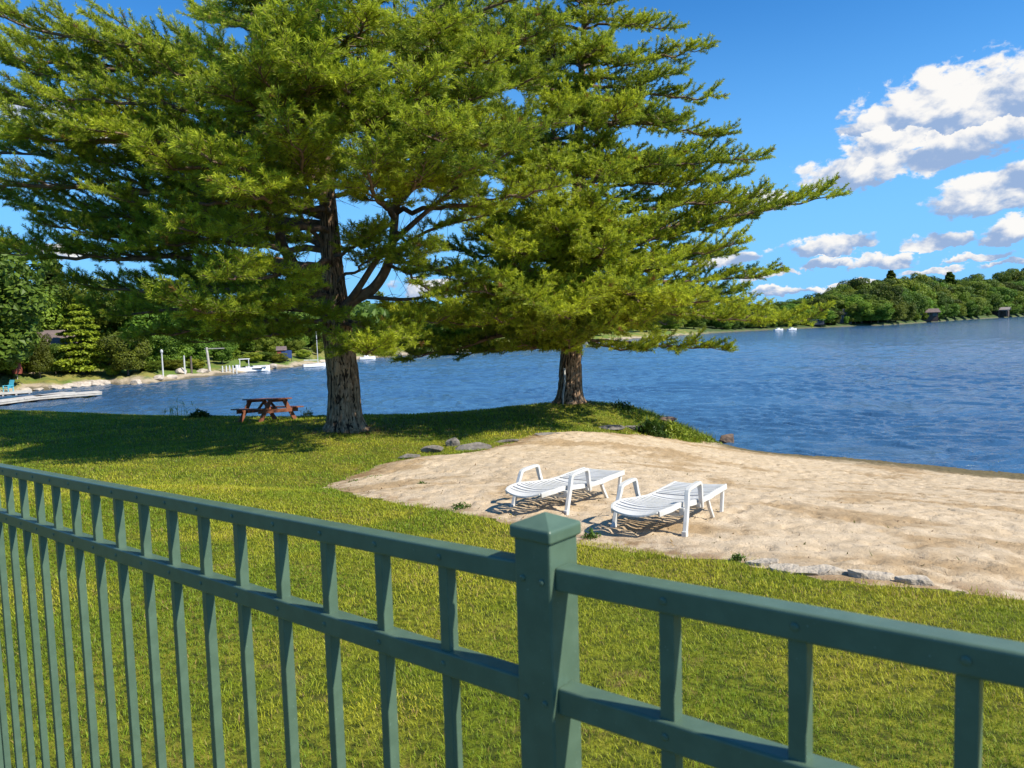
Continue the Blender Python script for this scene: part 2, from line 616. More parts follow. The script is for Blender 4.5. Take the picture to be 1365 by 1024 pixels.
def make_sand():
    X, Y, q = grid(-6.5, 26, 4.0, 31, 0.045)
    sdv = sand_sd(X, Y)
    keep = (sdv[q] > -0.35).any(1)
    q = q[keep]
    used = np.unique(q)
    remap = np.full(len(X), -1)
    remap[used] = np.arange(len(used))
    X, Y, sdv = X[used], Y[used], sdv[used]
    # trampled surface: overlapping footprints of random size plus ripples
    hgt = (fbm(X * 2.6, Y * 2.6, 4, 91) - 0.5) * 0.048 + (fbm(X * 7.0, Y * 7.0, 2, 14) - 0.5) * 0.034 - np.clip(fbm(X * 9.0, Y * 9.0, 2, 15) - 0.60, 0, 1) * 0.16
    r = np.random.default_rng(5)
    n = 3600
    fx, fy = r.uniform(-4, 16, n), r.uniform(5, 26, n)
    fa = r.uniform(0, PI, n)
    fs = r.uniform(0.1, 1.0, n) ** 1.5
    fw = r.uniform(0.5, 1.3, n)
    order = np.argsort(X, kind='stable')
    xs = X[order]
    for i in range(n):
        lo, hi = np.searchsorted(xs, [fx[i] - 0.3, fx[i] + 0.3])
        idx = order[lo:hi]
        idx = idx[np.abs(Y[idx] - fy[i]) < 0.3]
        if len(idx) == 0:
            continue
        dx, dy = X[idx] - fx[i], Y[idx] - fy[i]
        u = (dx * math.cos(fa[i]) + dy * math.sin(fa[i])) / (0.15 * fw[i])
        v = (-dx * math.sin(fa[i]) + dy * math.cos(fa[i])) / (0.07 * fw[i])
        d = np.sqrt(u * u + v * v)
        hgt[idx] += fs[i] * (-0.024 * np.exp(-(d ** 4)) + 0.016 * np.exp(-((d - 1.35) ** 2) * 12))
    edge = np.clip(sdv / 0.5, -1, 1)
    Z = gh(X, Y) + 0.045 + hgt * np.clip(edge, 0.15, 1) + np.where(edge < 1, -(1 - edge) * 0.05, 0)
    far = np.clip((np.hypot(X, Y) - 9) / 10, 0, 1)
    Z += 0.02 * far
    m, N, bs, out = material('beach_sand')
    geo = N.n('ShaderNodeNewGeometry').outputs['Position']
    sp = N.n('ShaderNodeSeparateXYZ')
    N.lk(geo, sp.inputs[0])
    big = N.smooth(N.noise(geo, 0.36, 5, 0.62, 0.5), 0.51, 0.60)
    c = N.mix(N.smooth(N.noise(geo, 3.0, 5), 0.3, 0.7), (0.52, 0.415, 0.29), (0.45, 0.345, 0.225))
    c = N.mix(N.m('MULTIPLY', big, 0.75), c, (0.305, 0.205, 0.105))
    c = N.mix(N.smooth(N.noise(geo, 60, 3), 0.60, 0.72), c, (0.16, 0.10, 0.05))
    at_ = N.n('ShaderNodeAttribute', attribute_name='edge').outputs['Fac']
    dirt = N.m('MULTIPLY', N.smooth(at_, 0.55, 0.1), N.smooth(N.noise(geo, 4.5, 4), 0.40, 0.6))
    c = N.mix(N.m('MULTIPLY', dirt, 0.75), c, (0.20, 0.115, 0.05))
    wet = N.smooth(N.m('ADD', sp.outputs[2], N.m('MULTIPLY', N.noise(geo, 0.8, 4), 0.25)), WATER_Z + 0.62, WATER_Z + 0.34)
    c = N.mix(wet, c, (0.13, 0.105, 0.055))
    N.lk(c, bs.inputs['Base Color'])
    bs.inputs['Roughness'].default_value = 0.95
    bs.inputs['Specular IOR Level'].default_value = 0.12
    h = N.m('ADD', N.noise(geo, 22, 4), N.m('MULTIPLY', N.noise(geo, 90, 3), 0.5))
    N.lk(N.bump(h, 0.7, 0.024), bs.inputs['Normal'])
    o = big_mesh('sand_beach', np.c_[X, Y, Z], None, m, quads=remap[q], smooth=True, attrs={'edge': np.clip(sdv, -1, 2)})
    tag(o, kind='structure')


make_sand()


# ------------------------------------------------------------------ water
def make_water():
    m, N, bs, out = material('lake_water')
    geo = N.n('ShaderNodeNewGeometry').outputs['Position']
    a = N.noise(N.mapping(geo, (0.6, 1.2, 1), (0, 0, 0.35)), 2.2, 4, 0.6, 0.6)
    b = N.noise(N.mapping(geo, (0.7, 1.0, 1), (0, 0, -0.5)), 7.0, 3, 0.6, 0.5)
    d = N.noise(N.mapping(geo, (0.4, 1.0, 1), (0, 0, 0.15)), 0.12, 4, 0.6, 0.5)
    h = N.m('ADD', N.m('ADD', N.m('MULTIPLY', a, 0.22), N.m('MULTIPLY', b, 0.07)), N.m('MULTIPLY', d, 0.35))
    N.lk(N.bump(h, 1.0, 0.5), bs.inputs['Normal'])
    patch = N.smooth(N.noise(N.mapping(geo, (0.25, 1, 1), (0, 0, 0.2)), 0.09, 3), 0.35, 0.65)
    N.lk(N.mix(patch, (0.032, 0.085, 0.170), (0.040, 0.105, 0.200)), bs.inputs['Base Color'])
    bs.inputs['Roughness'].default_value = 0.10
    bs.inputs['IOR'].default_value = 1.33
    # real waves in a fan of ever larger cells, flat water beyond
    nx = 820
    ang = np.radians(np.linspace(-54, 54, nx))
    R = [12.0]
    while R[-1] < 900:
        R.append(R[-1] + max(0.075, R[-1] * 0.0036))
    R = np.array(R)
    A, RR = np.meshgrid(ang, R)
    X, Y = (np.sin(A) * RR).ravel(), (np.cos(A) * RR).ravel()
    dist = RR.ravel()
    r = np.random.default_rng(3)
    Z = np.zeros_like(X)
    wx = X + 1.6 * (fbm(X * 0.11, Y * 0.11, 3, 41) - 0.5) * 6
    wy = Y + 1.6 * (fbm(X * 0.11 + 50, Y * 0.11, 3, 43) - 0.5) * 6
    gust = 0.75 + 0.5 * fbm(X * 0.035, Y * 0.06, 3, 47)
    for k in range(34):
        lam = 0.36 * (5.5 ** (k / 33.0)) * r.uniform(0.9, 1.1)
        th = math.radians(-105) + r.normal(0, 0.55)
        kk = 2 * PI / lam
        amp = 0.0088 * lam ** 0.9
        ph = kk * (wx * math.cos(th) + wy * math.sin(th)) + r.uniform(0, 2 * PI)
        env = np.clip(1.7 - dist * 0.0036 * 4.5 / lam, 0, 1)
        s = np.sin(ph)
        Z += amp * env * (s + 0.25 * np.cos(2 * ph))
    Z *= gust
    # small waves running up to the beach
    i0 = np.arange(len(R) - 1)[:, None] * nx + np.arange(nx - 1)[None, :]
    q = np.stack([i0, i0 + 1, i0 + 1 + nx, i0 + nx], -1).reshape(-1, 4)
    V = np.c_[X, Y, WATER_Z + Z]
    n0 = len(V)
    ext = np.array([(-5000, -60, WATER_Z - 0.35), (5000, -60, WATER_Z - 0.35), (5000, 7000, WATER_Z - 0.35), (-5000, 7000, WATER_Z - 0.35)])
    o = big_mesh('lake_water', np.concatenate([V, ext]), None, m, quads=np.concatenate([q, [[n0, n0 + 1, n0 + 2, n0 + 3]]]), smooth=True)
    tag(o, kind='structure')


make_water()

# ------------------------------------------------------------------ grass
M_GRASS = leafy('grass_blade', 0.30)


def blades(X, Y, Z, h, w, lean, col, seed, bent=True):
    r = np.random.default_rng(seed)
    n = len(X)
    az = r.uniform(0, 2 * PI, n)
    lx, ly = np.cos(az) * lean * h, np.sin(az) * lean * h
    wa = az + PI / 2 + r.normal(0, 0.5, n)
    sx, sy = np.cos(wa) * w / 2, np.sin(wa) * w / 2
    B = np.c_[X, Y, Z]
    sv = np.c_[sx, sy, np.zeros(n)]
    if bent:
        mid = B + np.c_[lx * 0.35, ly * 0.35, h * 0.6]
        tip = B + np.c_[lx, ly, h]
        V = np.stack([B - sv, B + sv, mid - sv * 0.8, mid + sv * 0.8, tip], 1)
        i = np.arange(n)[:, None] * 5
        T = np.concatenate([i + [0, 1, 3], i + [0, 3, 2], i + [2, 3, 4]], 0)
        k = 5
        f = np.array([0.62, 0.62, 0.9, 0.9, 1.12])
    else:
        tip = B + np.c_[lx, ly, h]
        V = np.stack([B - sv, B + sv, tip], 1)
        i = np.arange(n)[:, None] * 3
        T = i + [0, 1, 2]
        k = 3
        f = np.ones(3)
    C = np.repeat(col[:, None, :], k, 1)
    return V.reshape(-1, 3), T, C.reshape(-1, 3)


def join(parts):
    vs, ts, cs, b = [], [], [], 0
    for v, t, c in parts:
        vs.append(v)
        ts.append(t + b)
        cs.append(c)
        b += len(v)
    return np.concatenate(vs), np.concatenate(ts), np.concatenate(cs)


def grass_col(x, y, r):
    t = np.clip(lawn_tone(x, y) + r.normal(0, 0.16, len(x)), 0, 1)[:, None]
    g = np.array([0.170, 0.250, 0.012])
    s = np.array([0.46, 0.43, 0.030])
    d = np.array([0.32, 0.22, 0.075])
    c = g * (1 - t) + s * t
    dry = (r.random(len(x)) < 0.05 + 0.12 * (t[:, 0] > 0.75))[:, None]
    c = np.where(dry, d, c) * r.uniform(0.7, 1.25, (len(x), 1))
    return c


def make_grass():
    r = np.random.default_rng(21)
    parts = []
    # (y range, density per m2, blade height, width)
    bands = [(0.9, 3.0, 8200, 0.020, 0.0027), (3.0, 4.6, 7600, 0.021, 0.0031), (4.6, 7.5, 5000, 0.024, 0.0043), (7.5, 12, 2300, 0.029, 0.0068),
             (12, 20, 620, 0.038, 0.0135), (20, 36, 230, 0.055, 0.024)]
    for bi, (y0, y1, den, hh, ww) in enumerate(bands):
        xw0, xw1 = -0.80 * y1 - 0.3, 0.80 * y1 + 0.3
        n = int((xw1 - xw0) * (y1 - y0) * den)
        X = r.uniform(xw0, xw1, n)
        Y = r.uniform(y0, y1, n)
        k = (np.abs(X) < 0.80 * Y + 0.4)
        X, Y = X[k], Y[k]
        sdv = sand_sd(X, Y)
        edge_fuzz = fbm(X * 3, Y * 3, 3, 8)
        k = sdv < np.where(r.random(len(X)) < 0.16, (edge_fuzz - 0.45) * 2.6, 0.03)
        X, Y, sdv = X[k], Y[k], sdv[k]
        Z = gh(X, Y) + (fbm(X * 1.1, Y * 1.1, 3, 3) - 0.5) * 0.07 * np.clip(np.hypot(X, Y) / 6 - 0.3, 0, 1)
        bare = ((X - tA[0]) ** 2 + (Y - tA[1]) ** 2 < 1.0) | ((X - tB[0]) ** 2 + (Y - tB[1]) ** 2 < 0.8)
        k = (Z > WATER_Z + 0.08) & (~bare | (r.random(len(X)) < 0.25))
        X, Y, Z, sdv = X[k], Y[k], Z[k], sdv[k]
        clump = fbm(X * 5, Y * 5, 3, 55)
        h = hh * (0.80 + 0.5 * clump) * r.uniform(0.6, 1.35, len(X))
        h *= 1 + 0.9 * np.clip(1 - np.abs(sdv) / 0.25, 0, 1) * clump
        wild = np.clip((X - 3.2) / 3, 0, 1) * np.clip((Y - 25.2) / 2, 0, 1)   # unmown bank by the water
        h *= 1 + 3.0 * wild * r.uniform(0.3, 1.2, len(X))
        w = ww * r.uniform(0.7, 1.3, len(X))
        col = grass_col(X, Y, r)
        parts.append(blades(X, Y, Z - 0.004, h, w, r.uniform(0.2, 1.3, len(X)), col, 100 + bi, bent=bi < 4))
    v, t, c = join(parts)
    o = big_mesh('grass', v, t, M_GRASS, cols=c)
    tag(o, 'mown yellow green lawn grass between the fence and the lake', kind='stuff')


pA = on_ground(460, 573)
pB = on_ground(760, 536)
tA = (pA.x, pA.y)
tB = (pB.x, pB.y)
make_grass()


# ------------------------------------------------------------------ fence
M_FENCE, _N, _b, _o = material('green_powder_coat')
_g = _N.n('ShaderNodeNewGeometry').outputs['Position']
_f = _N.smooth(_N.noise(_g, 30, 5), 0.35, 0.7)
_c = _N.mix(_f, (0.074, 0.122, 0.083), (0.090, 0.145, 0.099))
_c = _N.mix(_N.smooth(_N.noise(_g, 260, 2), 0.70, 0.78), _c, (0.16, 0.24, 0.20))
_c = _N.mix(_N.smooth(_N.noise(_g, 9, 5, 0.7), 0.60, 0.80), _c, (0.11, 0.16, 0.112))
_N.lk(_c, _b.inputs['Base Color'])
_b.inputs['Roughness'].default_value = 0.36
_b.inputs['Specular IOR Level'].default_value = 0.35
_N.lk(_N.bump(_N.noise(_g, 700, 2), 0.12, 0.001), _b.inputs['Normal'])

dv = ray(-460, 537)
dv = dv / np.linalg.norm(dv)
H1 = Vector((dv[0], dv[1], 0))
H1.normalize()
AW = Vector((-H1.y, H1.x, 0))
if AW.y < 0:
    AW = -AW
PW = 0.0508


def plane_hit(px, py, P0, nrm):
    d = Vector(ray(px, py))
    c = Vector(CAM)
    return c + d * ((P0 - c).dot(nrm) / d.dot(nrm))


PC = Vector(at(732, 724, 0.80))   # front corner of the post just under its cap
def make_fence():
    base = PC + H1 * PW / 2 + AW * PW / 2
    gz = g1(base.x, base.y)
    root = thing('metal_fence', (base.x, base.y, gz), 'green metal picket fence with square posts crossing the foreground', 'fence')
    E1 = -H1
    SL = -dv[2] / math.hypot(dv[0], dv[1])
    Rm = Matrix((E1, AW, Vector((0, 0, 1)))).transposed()     # local x = along, y = away, z = up
    org = Vector((base.x, base.y, gz))

    def Lc(p):
        q = p - org
        return Vector((q.dot(E1), q.dot(AW), q.z))

    R3 = Rm.to_quaternion()
    root.rotation_mode = 'QUATERNION'
    root.rotation_quaternion = R3
    ptop = (PC - org).z
    # rail heights from the photo, taken on the face of the post
    a = Lc(plane_hit(748, 755, PC, H1))
    b = Lc(plane_hit(753, 913, PC, H1))
    zt, zm = a.z, b.z
    print('rail', a, b, 'post top', ptop, 'slope', SL)
    RD, RH, RM = 0.026, 0.0265, 0.031
    y0 = -0.004
    posts = [0.0, 1.88, -2.36]
    for px in posts:
        pz = px * SL
        gzl = g1(*(org + E1 * px).xy) - org.z
        p = MB().box((px, 0, (ptop + pz + gzl - 0.3) / 2), (PW, PW, ptop + pz - gzl + 0.3)).build('post', M_FENCE, root, bevel=0.0025)
        c = MB()
        s = PW / 2 + 0.004
        zb, zc, zp = ptop + pz - 0.002, ptop + pz + 0.0125, ptop + pz + 0.0255
        c.add([(px - s, -s, zb), (px + s, -s, zb), (px + s, s, zb), (px - s, s, zb),
               (px - s, -s, zc), (px + s, -s, zc), (px + s, s, zc), (px - s, s, zc), (px, 0, zp)],
              [(3, 2, 1, 0), (0, 1, 5, 4), (1, 2, 6, 5), (2, 3, 7, 6), (3, 0, 4, 7), (4, 5, 8), (5, 6, 8), (6, 7, 8), (7, 4, 8)])
        c.build('cap', M_FENCE, p, bevel=0.003, segs=3)
        for zz in (zt - RH / 2, zm - RM / 2):
            for sx in (-0.0135, 0.0135):
                q = Vector((px + sx, -PW / 2 - 0.0002, zz + pz - 0.002))
                scr = MB()
                scr.sweep([q + Vector((0, 0.001, 0)), q + Vector((0, -0.0012, 0)), q + Vector((0, -0.0022, 0))], [0.0036, 0.0036, 0.0018], n=12)
                scr.build('screw', M_FENCE, p, smooth=False)
    # pickets every 12 cm
    picks = []
    for side in (1, -1):
        lim = 16 if side == 1 else 19
        for k in range(lim):
            picks.append(side * (0.159 + 0.1285 * k))
    picks = [t for t in picks if -2.3 < t < 1.85]
    bot = -1.08
    for (t0, t1) in ((PW / 2 - 0.001, 1.88 - PW / 2 + 0.001), (-2.36 + PW / 2 - 0.001, -PW / 2 + 0.001)):
        for (zz, hh) in ((zt, RH), (zm, RM), (zt - 1.05, RM)):
            r = MB()
            vs = []
            for t in (t0, t1):
                for (yy, dz) in ((-RD / 2, -hh), (RD / 2, -hh), (RD / 2, 0), (-RD / 2, 0)):
                    vs.append((t, yy + y0, zz + t * SL + dz))
            r.add(vs, [(0, 1, 2, 3), (7, 6, 5, 4), (0, 4, 5, 1), (1, 5, 6, 2), (2, 6, 7, 3), (3, 7, 4, 0)])
            ro = r.build('rail', M_FENCE, root, bevel=0.003, segs=3)
            if zz > zm - 0.2:
                for t in picks:
                    if t0 < t < t1:
                        q = Vector((t, y0 - RD / 2, zz - hh / 2 + t * SL))
                        sc = MB()
                        sc.sweep([q + Vector((0, 0.001, 0)), q + Vector((0, -0.001, 0)), q + Vector((0, -0.0019, 0))], [0.0038, 0.0038, 0.0020], n=10)
                        sc.build('rivet', M_FENCE, ro)
    for t in picks:
        o = MB().box((t, y0, zt - RH * 0.6 + t * SL - 0.55), (0.0165, 0.0165, 1.10)).build('picket', M_FENCE, root, bevel=0.0012)
    return root


make_fence()

# ------------------------------------------------------------------ sun loungers
M_PLASTIC = simple('white_plastic', (0.62, 0.61, 0.585), (0.54, 0.53, 0.49), 7, 0.38, 0.15, 60, bdist=0.002)


def bed_z(s, w):
    """height of the lounger bed: s from the foot, w across (-1..1)"""
    ks = [0, 0.10, 0.35, 0.75, 1.05, 1.25, 1.55, 1.9]
    zs = [0.270, 0.295, 0.320, 0.300, 0.292, 0.305, 0.335, 0.365]
    i = max(j for j in range(len(ks)) if ks[j] <= s + 1e-9)
    i = min(i, len(ks) - 2)
    t = (s - ks[i]) / (ks[i + 1] - ks[i])
    t = t * t * (3 - 2 * t) * 0.5 + t * 0.5
    z = zs[i] * (1 - t) + zs[i + 1] * t
    dish = 0.040 if s < 1.15 else 0.012
    return z - dish * (1 - w * w)


def make_lounger():
    root = thing('sun_lounger', (0, 0, 0), 'white plastic slatted sun lounger on the sand, left one of the pair', 'sun lounger', 'white sun loungers on the sand')
    HW = 0.315

    def hw(s):
        if s < 0.22:
            return HW - 0.075 * (1 - s / 0.22) ** 2
        return HW

    def slat(mb, s, width, th=0.013):
        n = 12
        top, botm = [], []
        vs, fs = [], []
        for i in range(n + 1):
            w = -1 + 2 * i / n
            bow = 0.035 * (1 - w * w) * max(0, 1 - s / 1.2)     # slats bow towards the foot
            for ds in (-width / 2, width / 2):
                ss = min(max(s + ds, 0), 1.9)
                z = bed_z(ss, w)
                vs.append((s + ds - bow, w * (hw(ss) - 0.01), z))
                vs.append((s + ds - bow, w * (hw(ss) - 0.01), z - th))
        for i in range(n):
            a = i * 4
            b = a + 4
            fs += [(a, a + 2, b + 2, b), (a + 1, b + 1, b + 3, a + 3), (a, b, b + 1, a + 1), (a + 2, a + 3, b + 3, b + 2)]
        fs += [(0, 1, 3, 2), (n * 4, n * 4 + 2, n * 4 + 3, n * 4 + 1)]
        mb.add(vs, fs)

    def siderail(mb, s0, s1, n, h=0.055):
        for sy in (-1, 1):
            pts_ = []
            for i in range(n + 1):
                s = s0 + (s1 - s0) * i / n
                pts_.append((s, sy * (hw(s) - 0.012), bed_z(s, 1) + 0.004 - h / 2))
            mb.sweep(pts_, (0.026, h), side=(0, 1, 0))

    seat = MB()
    slat(seat, 0.055, 0.11, 0.02)
    s = 0.155
    while s < 1.20:
        slat(seat, s, 0.056)
        s += 0.084
    siderail(seat, 0.02, 1.24, 14)
    seat.build('seat', M_PLASTIC, root, bevel=0.003)
    back = MB()
    s = 1.275
    while s < 1.84:
        slat(back, s, 0.048)
        s += 0.074
    slat(back, 1.868, 0.062, 0.03)
    siderail(back, 1.235, 1.895, 7, 0.06)
    back.build('backrest', M_PLASTIC, root, bevel=0.003)
    # armrest hoops: front leg, arm and rear stub moulded in one
    for sy in (-1, 1):
        y = sy * (HW + 0.028)
        y2 = sy * (HW + 0.045)
        a = MB()
        path = [(0.335, y2 + sy * 0.02, 0.0), (0.375, y2 + sy * 0.017, 0.13), (0.43, y2 + sy * 0.01, 0.285), (0.468, y2, 0.395), (0.482, y2, 0.425), (0.505, y2, 0.443),
                (0.56, y2, 0.455), (0.72, y2, 0.475), (0.80, y2, 0.482), (0.835, y2, 0.472), (0.85, y2, 0.440), (0.885, y2 - sy * 0.005, 0.34), (0.935, y, 0.215)]
        sz = [(0.042, 0.050)] * 3 + [(0.044, 0.046)] * 2 + [(0.054, 0.034)] * 4 + [(0.050, 0.040)] * 2 + [(0.042, 0.046)] * 2
        a.sweep(path, sz, side=(0, 1, 0))
        a.box((0.335, y2 + sy * 0.02, 0.028), (0.062, 0.05, 0.056))          # foot
        a.box((0.43, sy * (HW + 0.014), 0.235), (0.085, 0.055, 0.075))       # bracket on the side rail
        a.box((0.93, sy * (HW + 0.010), 0.245), (0.09, 0.05, 0.06))
        a.build('armrest', M_PLASTIC, root, bevel=0.006, segs=2)
    # rear leg hoops under the backrest
    for sy in (-1, 1):
        y = sy * (HW - 0.045)
        l = MB()
        l.sweep([(1.33, y, 0.275), (1.40, y, 0.16), (1.50, y + sy * 0.01, 0.02), (1.55, y + sy * 0.01, 0.0 + 0.018), (1.76, y + sy * 0.01, 0.018), (1.79, y + sy * 0.01, 0.05),
                 (1.82, y + sy * 0.01, 0.20), (1.85, y + sy * 0.01, 0.345)], (0.036, 0.040), side=(0, 1, 0))
        l.build('leg', M_PLASTIC, root, bevel=0.006)
    cr = MB()
    cr.sweep([(0.43, -HW, 0.20), (0.43, HW, 0.20)], (0.045, 0.03), side=(1, 0, 0))
    cr.sweep([(0.95, -HW, 0.215), (0.95, HW, 0.215)], (0.045, 0.03), side=(1, 0, 0))
    cr.build('crossbar', M_PLASTIC, root, bevel=0.004)
    return root


def settle(o, x, y, rz, dz=0.0, Ls=1.0, span=0.6):
    """stand a thing on the slope of the ground"""
    z = g1(x, y)
    e = 0.5
    nx = -(g1(x + e, y) - g1(x - e, y)) / (2 * e)
    ny = -(g1(x, y + e) - g1(x, y - e)) / (2 * e)
    n = Vector((nx, ny, 1)).normalized()
    q = Vector((0, 0, 1)).rotation_difference(n)
    o.rotation_mode = 'QUATERNION'
    o.rotation_quaternion = q @ Euler((0, 0, rz)).to_quaternion()
    o.location = (x, y, z + dz)


def yaw_pos(px, py, phi, s, w):
    """origin so that the local point (s, w, 0) lands on the ground under a photo pixel"""
    p = on_ground(px, py)
    c, sn = math.cos(phi), math.sin(phi)
    return p.x - (s * c - w * sn), p.y - (s * sn + w * c)


PHI = math.radians(54)
L1 = make_lounger()
x, y = yaw_pos(755, 689, PHI, 0.335, -0.38)
settle(L1, x, y, PHI, 0.02)
L2 = dup(L1, (0, 0, 0), label='white plastic slatted sun lounger on the sand, right one of the pair')
PHI2 = math.radians(57)
x, y = yaw_pos(913, 718.5, PHI2, 0.335, -0.38)
settle(L2, x, y, PHI2, 0.02)

# ------------------------------------------------------------------ picnic table
M_REDWOOD = simple('stained_redwood', (0.24, 0.088, 0.045), (0.15, 0.055, 0.032), 6, 0.6, 0.5, 30, (1, 8, 8), 0.3, 0.006)


def make_table():
    root = thing('picnic_table', (0, 0, 0), 'reddish brown wooden picnic table standing on the lawn by the lake', 'picnic table')
    t = MB()
    for i in range(5):
        t.box((0, -0.30 + 0.15 * i, 0.745), (1.85, 0.138, 0.04))
    t.build('tabletop', M_REDWOOD, root, bevel=0.004)
    for sy in (-1, 1):
        b = MB()
        for k in (-0.072, 0.072):
            b.box((0, sy * 0.66 + k, 0.445), (1.85, 0.137, 0.04))
        b.build('bench', M_REDWOOD, root, bevel=0.004)
    for sx in (-1, 1):
        x = sx * 0.62
        for sy in (-1, 1):
            l = MB()
            l.sweep([(x, sy * 0.66, 0.0), (x, sy * 0.24, 0.723)], (0.045, 0.14), side=(1, 0, 0))
            l.build('leg', M_REDWOOD, root, bevel=0.004)
        c = MB()
        c.box((x + sx * 0.046, 0, 0.36), (0.045, 1.46, 0.125))
        c.box((x + sx * 0.046, 0, 0.685), (0.045, 0.70, 0.075))
        c.build('crossbeam', M_REDWOOD, root, bevel=0.004)
        d = MB()
        d.sweep([(x, 0, 0.36), (sx * 0.10, 0, 0.715)], (0.09, 0.04), side=(0, 1, 0))
        d.build('brace', M_REDWOOD, root, bevel=0.004)
    return root


TB = make_table()
_p = Vector(at(357, 559, 25.6))
settle(TB, _p.x, _p.y, math.radians(139), 0.0)
TB.scale = (1.02, 1.02, 1.02)

# ------------------------------------------------------------------ stones
def stone_mat(name, c1, c2):
    return simple(name, c1, c2, 3.5, 0.85, 0.9, 14, bdist=0.05, spec=0.25)


M_STONE = stone_mat('grey_stone', (0.24, 0.215, 0.185), (0.13, 0.115, 0.10))
M_STONE2 = stone_mat('brown_stone', (0.17, 0.12, 0.09), (0.09, 0.065, 0.055))
M_FLAG = stone_mat('pale_flagstone', (0.44, 0.375, 0.29), (0.35, 0.295, 0.23))


def stone_mesh(name, size, seed, mat, flat=0.0, cuts=9):
    """angular boulder: a sphere cut by random planes and roughened"""
    r = np.random.default_rng(seed)
    import bmesh
    bm = bmesh.new()
    bmesh.ops.create_icosphere(bm, subdivisions=4, radius=1)
    co = np.array([v.co[:] for v in bm.verts])
    for _ in range(cuts):
        n = r.normal(size=3)
        n /= np.linalg.norm(n)
        d = r.uniform(0.55, 0.88)
        s = co @ n
        co -= np.outer(np.maximum(s - d, 0), n)
    if flat:
        co[:, 2] = np.clip(co[:, 2], -flat, flat)
    nz = fbm(co[:, 0] * 2.5 + co[:, 2] * 1.7 + seed, co[:, 1] * 2.5 - co[:, 2] * 2.1, 4, seed) - 0.5
    co *= (1 + 0.13 * nz)[:, None]
    co *= np.array(size)
    for v, c in zip(bm.verts, co):
        v.co = c
    me = bpy.data.meshes.new(name)
    bm.to_mesh(me)
    bm.free()
    me.materials.append(mat)
    o = bpy.data.objects.new(name, me)
    COL.objects.link(o)
    return o


def put_stone(name, px, py, size, seed, mat, label, cat='rock', group=None, flat=0.0, rz=0.0, sink=0.42, cuts=9):
    p = on_ground(px, py)
    if p.z < WATER_Z - 0.3:
        p = Vector(on_water(px, py))
    if name == 'rock':
        size = (size[0] * 1.05, size[1], size[2] * 0.72)
    o = stone_mesh(name, size, seed, mat, flat, cuts)
    o.location = (p.x, p.y, p.z + size[2] * (1 - 2 * sink) * (flat or 1))
    o.rotation_euler = (rnd.uniform(-.1, .1), rnd.uniform(-.1, .1), rz)
    return tag(o, label, cat, group)


put_stone('boulder', 969, 590, (0.46, 0.34, 0.25), 47, M_STONE2, 'dark brown angular boulder at the water edge where the grassy bank ends', rz=0.4, sink=0.28, cuts=8)
G_ = 'rocks edging the sand below the pines'
put_stone('rock', 631, 599, (0.42, 0.30, 0.20), 3, M_STONE, 'largest grey rock edging the sand below the lawn', group=G_, rz=0.2)
put_stone('rock', 602, 594, (0.20, 0.18, 0.26), 4, M_STONE, 'small upright grey rock beside the largest edging rock', group=G_)
put_stone('rock', 577, 602, (0.28, 0.22, 0.17), 5, M_STONE, 'rounded grey rock left of the upright edging rock', group=G_)
put_stone('rock', 545, 610, (0.24, 0.2, 0.12), 6, M_STONE, 'low grey rock at the left end of the edging rocks', group=G_)
put_stone('rock', 675, 589, (0.30, 0.2, 0.07), 7, M_STONE, 'low flat stone between the largest edging rock and the right pine', group=G_)
put_stone('rock', 738, 581, (0.55, 0.3, 0.10), 8, M_STONE, 'broad flat grey stone just below the right pine', group=G_, rz=0.1)
put_stone('rock', 812, 572, (0.5, 0.3, 0.16), 9, M_STONE, 'shaded grey rock on the bank right of the right pine', group=G_)
put_stone('rock', 845, 572, (0.35, 0.3, 0.14), 10, M_STONE, 'smaller shaded rock at the right end of the edging rocks', group=G_)
put_stone('rock', 888, 563, (0.42, 0.35, 0.22), 12, M_STONE2, 'purplish brown rock among weeds on the bank', group=G_, sink=0.3)
F_ = 'flat stones along the near edge of the sand'
put_stone('flagstone', 1092, 767, (0.23, 0.11, 0.12), 13, M_FLAG, 'widest flat stone lying along the near edge of the sand', 'flat stone', F_, flat=0.35, rz=-0.25, sink=0.36)
put_stone('flagstone', 1048, 763, (0.13, 0.09, 0.12), 14, M_FLAG, 'small flat stone left of the widest one at the sand edge', 'flat stone', F_, flat=0.3, rz=-0.4, sink=0.36)
put_stone('flagstone', 1018, 755, (0.15, 0.12, 0.12), 15, M_FLAG, 'leftmost flat stone at the near edge of the sand', 'flat stone', F_, flat=0.3, rz=0.1, sink=0.36)
put_stone('flagstone', 1158, 773, (0.20, 0.08, 0.12), 16, M_FLAG, 'narrow flat stone right of the widest one at the sand edge', 'flat stone', F_, flat=0.4, rz=-0.35, sink=0.36)
put_stone('flagstone', 1222, 780, (0.16, 0.08, 0.12), 17, M_FLAG, 'rightmost flat stone half buried at the near sand edge', 'flat stone', F_, flat=0.4, rz=-0.2, sink=0.4)

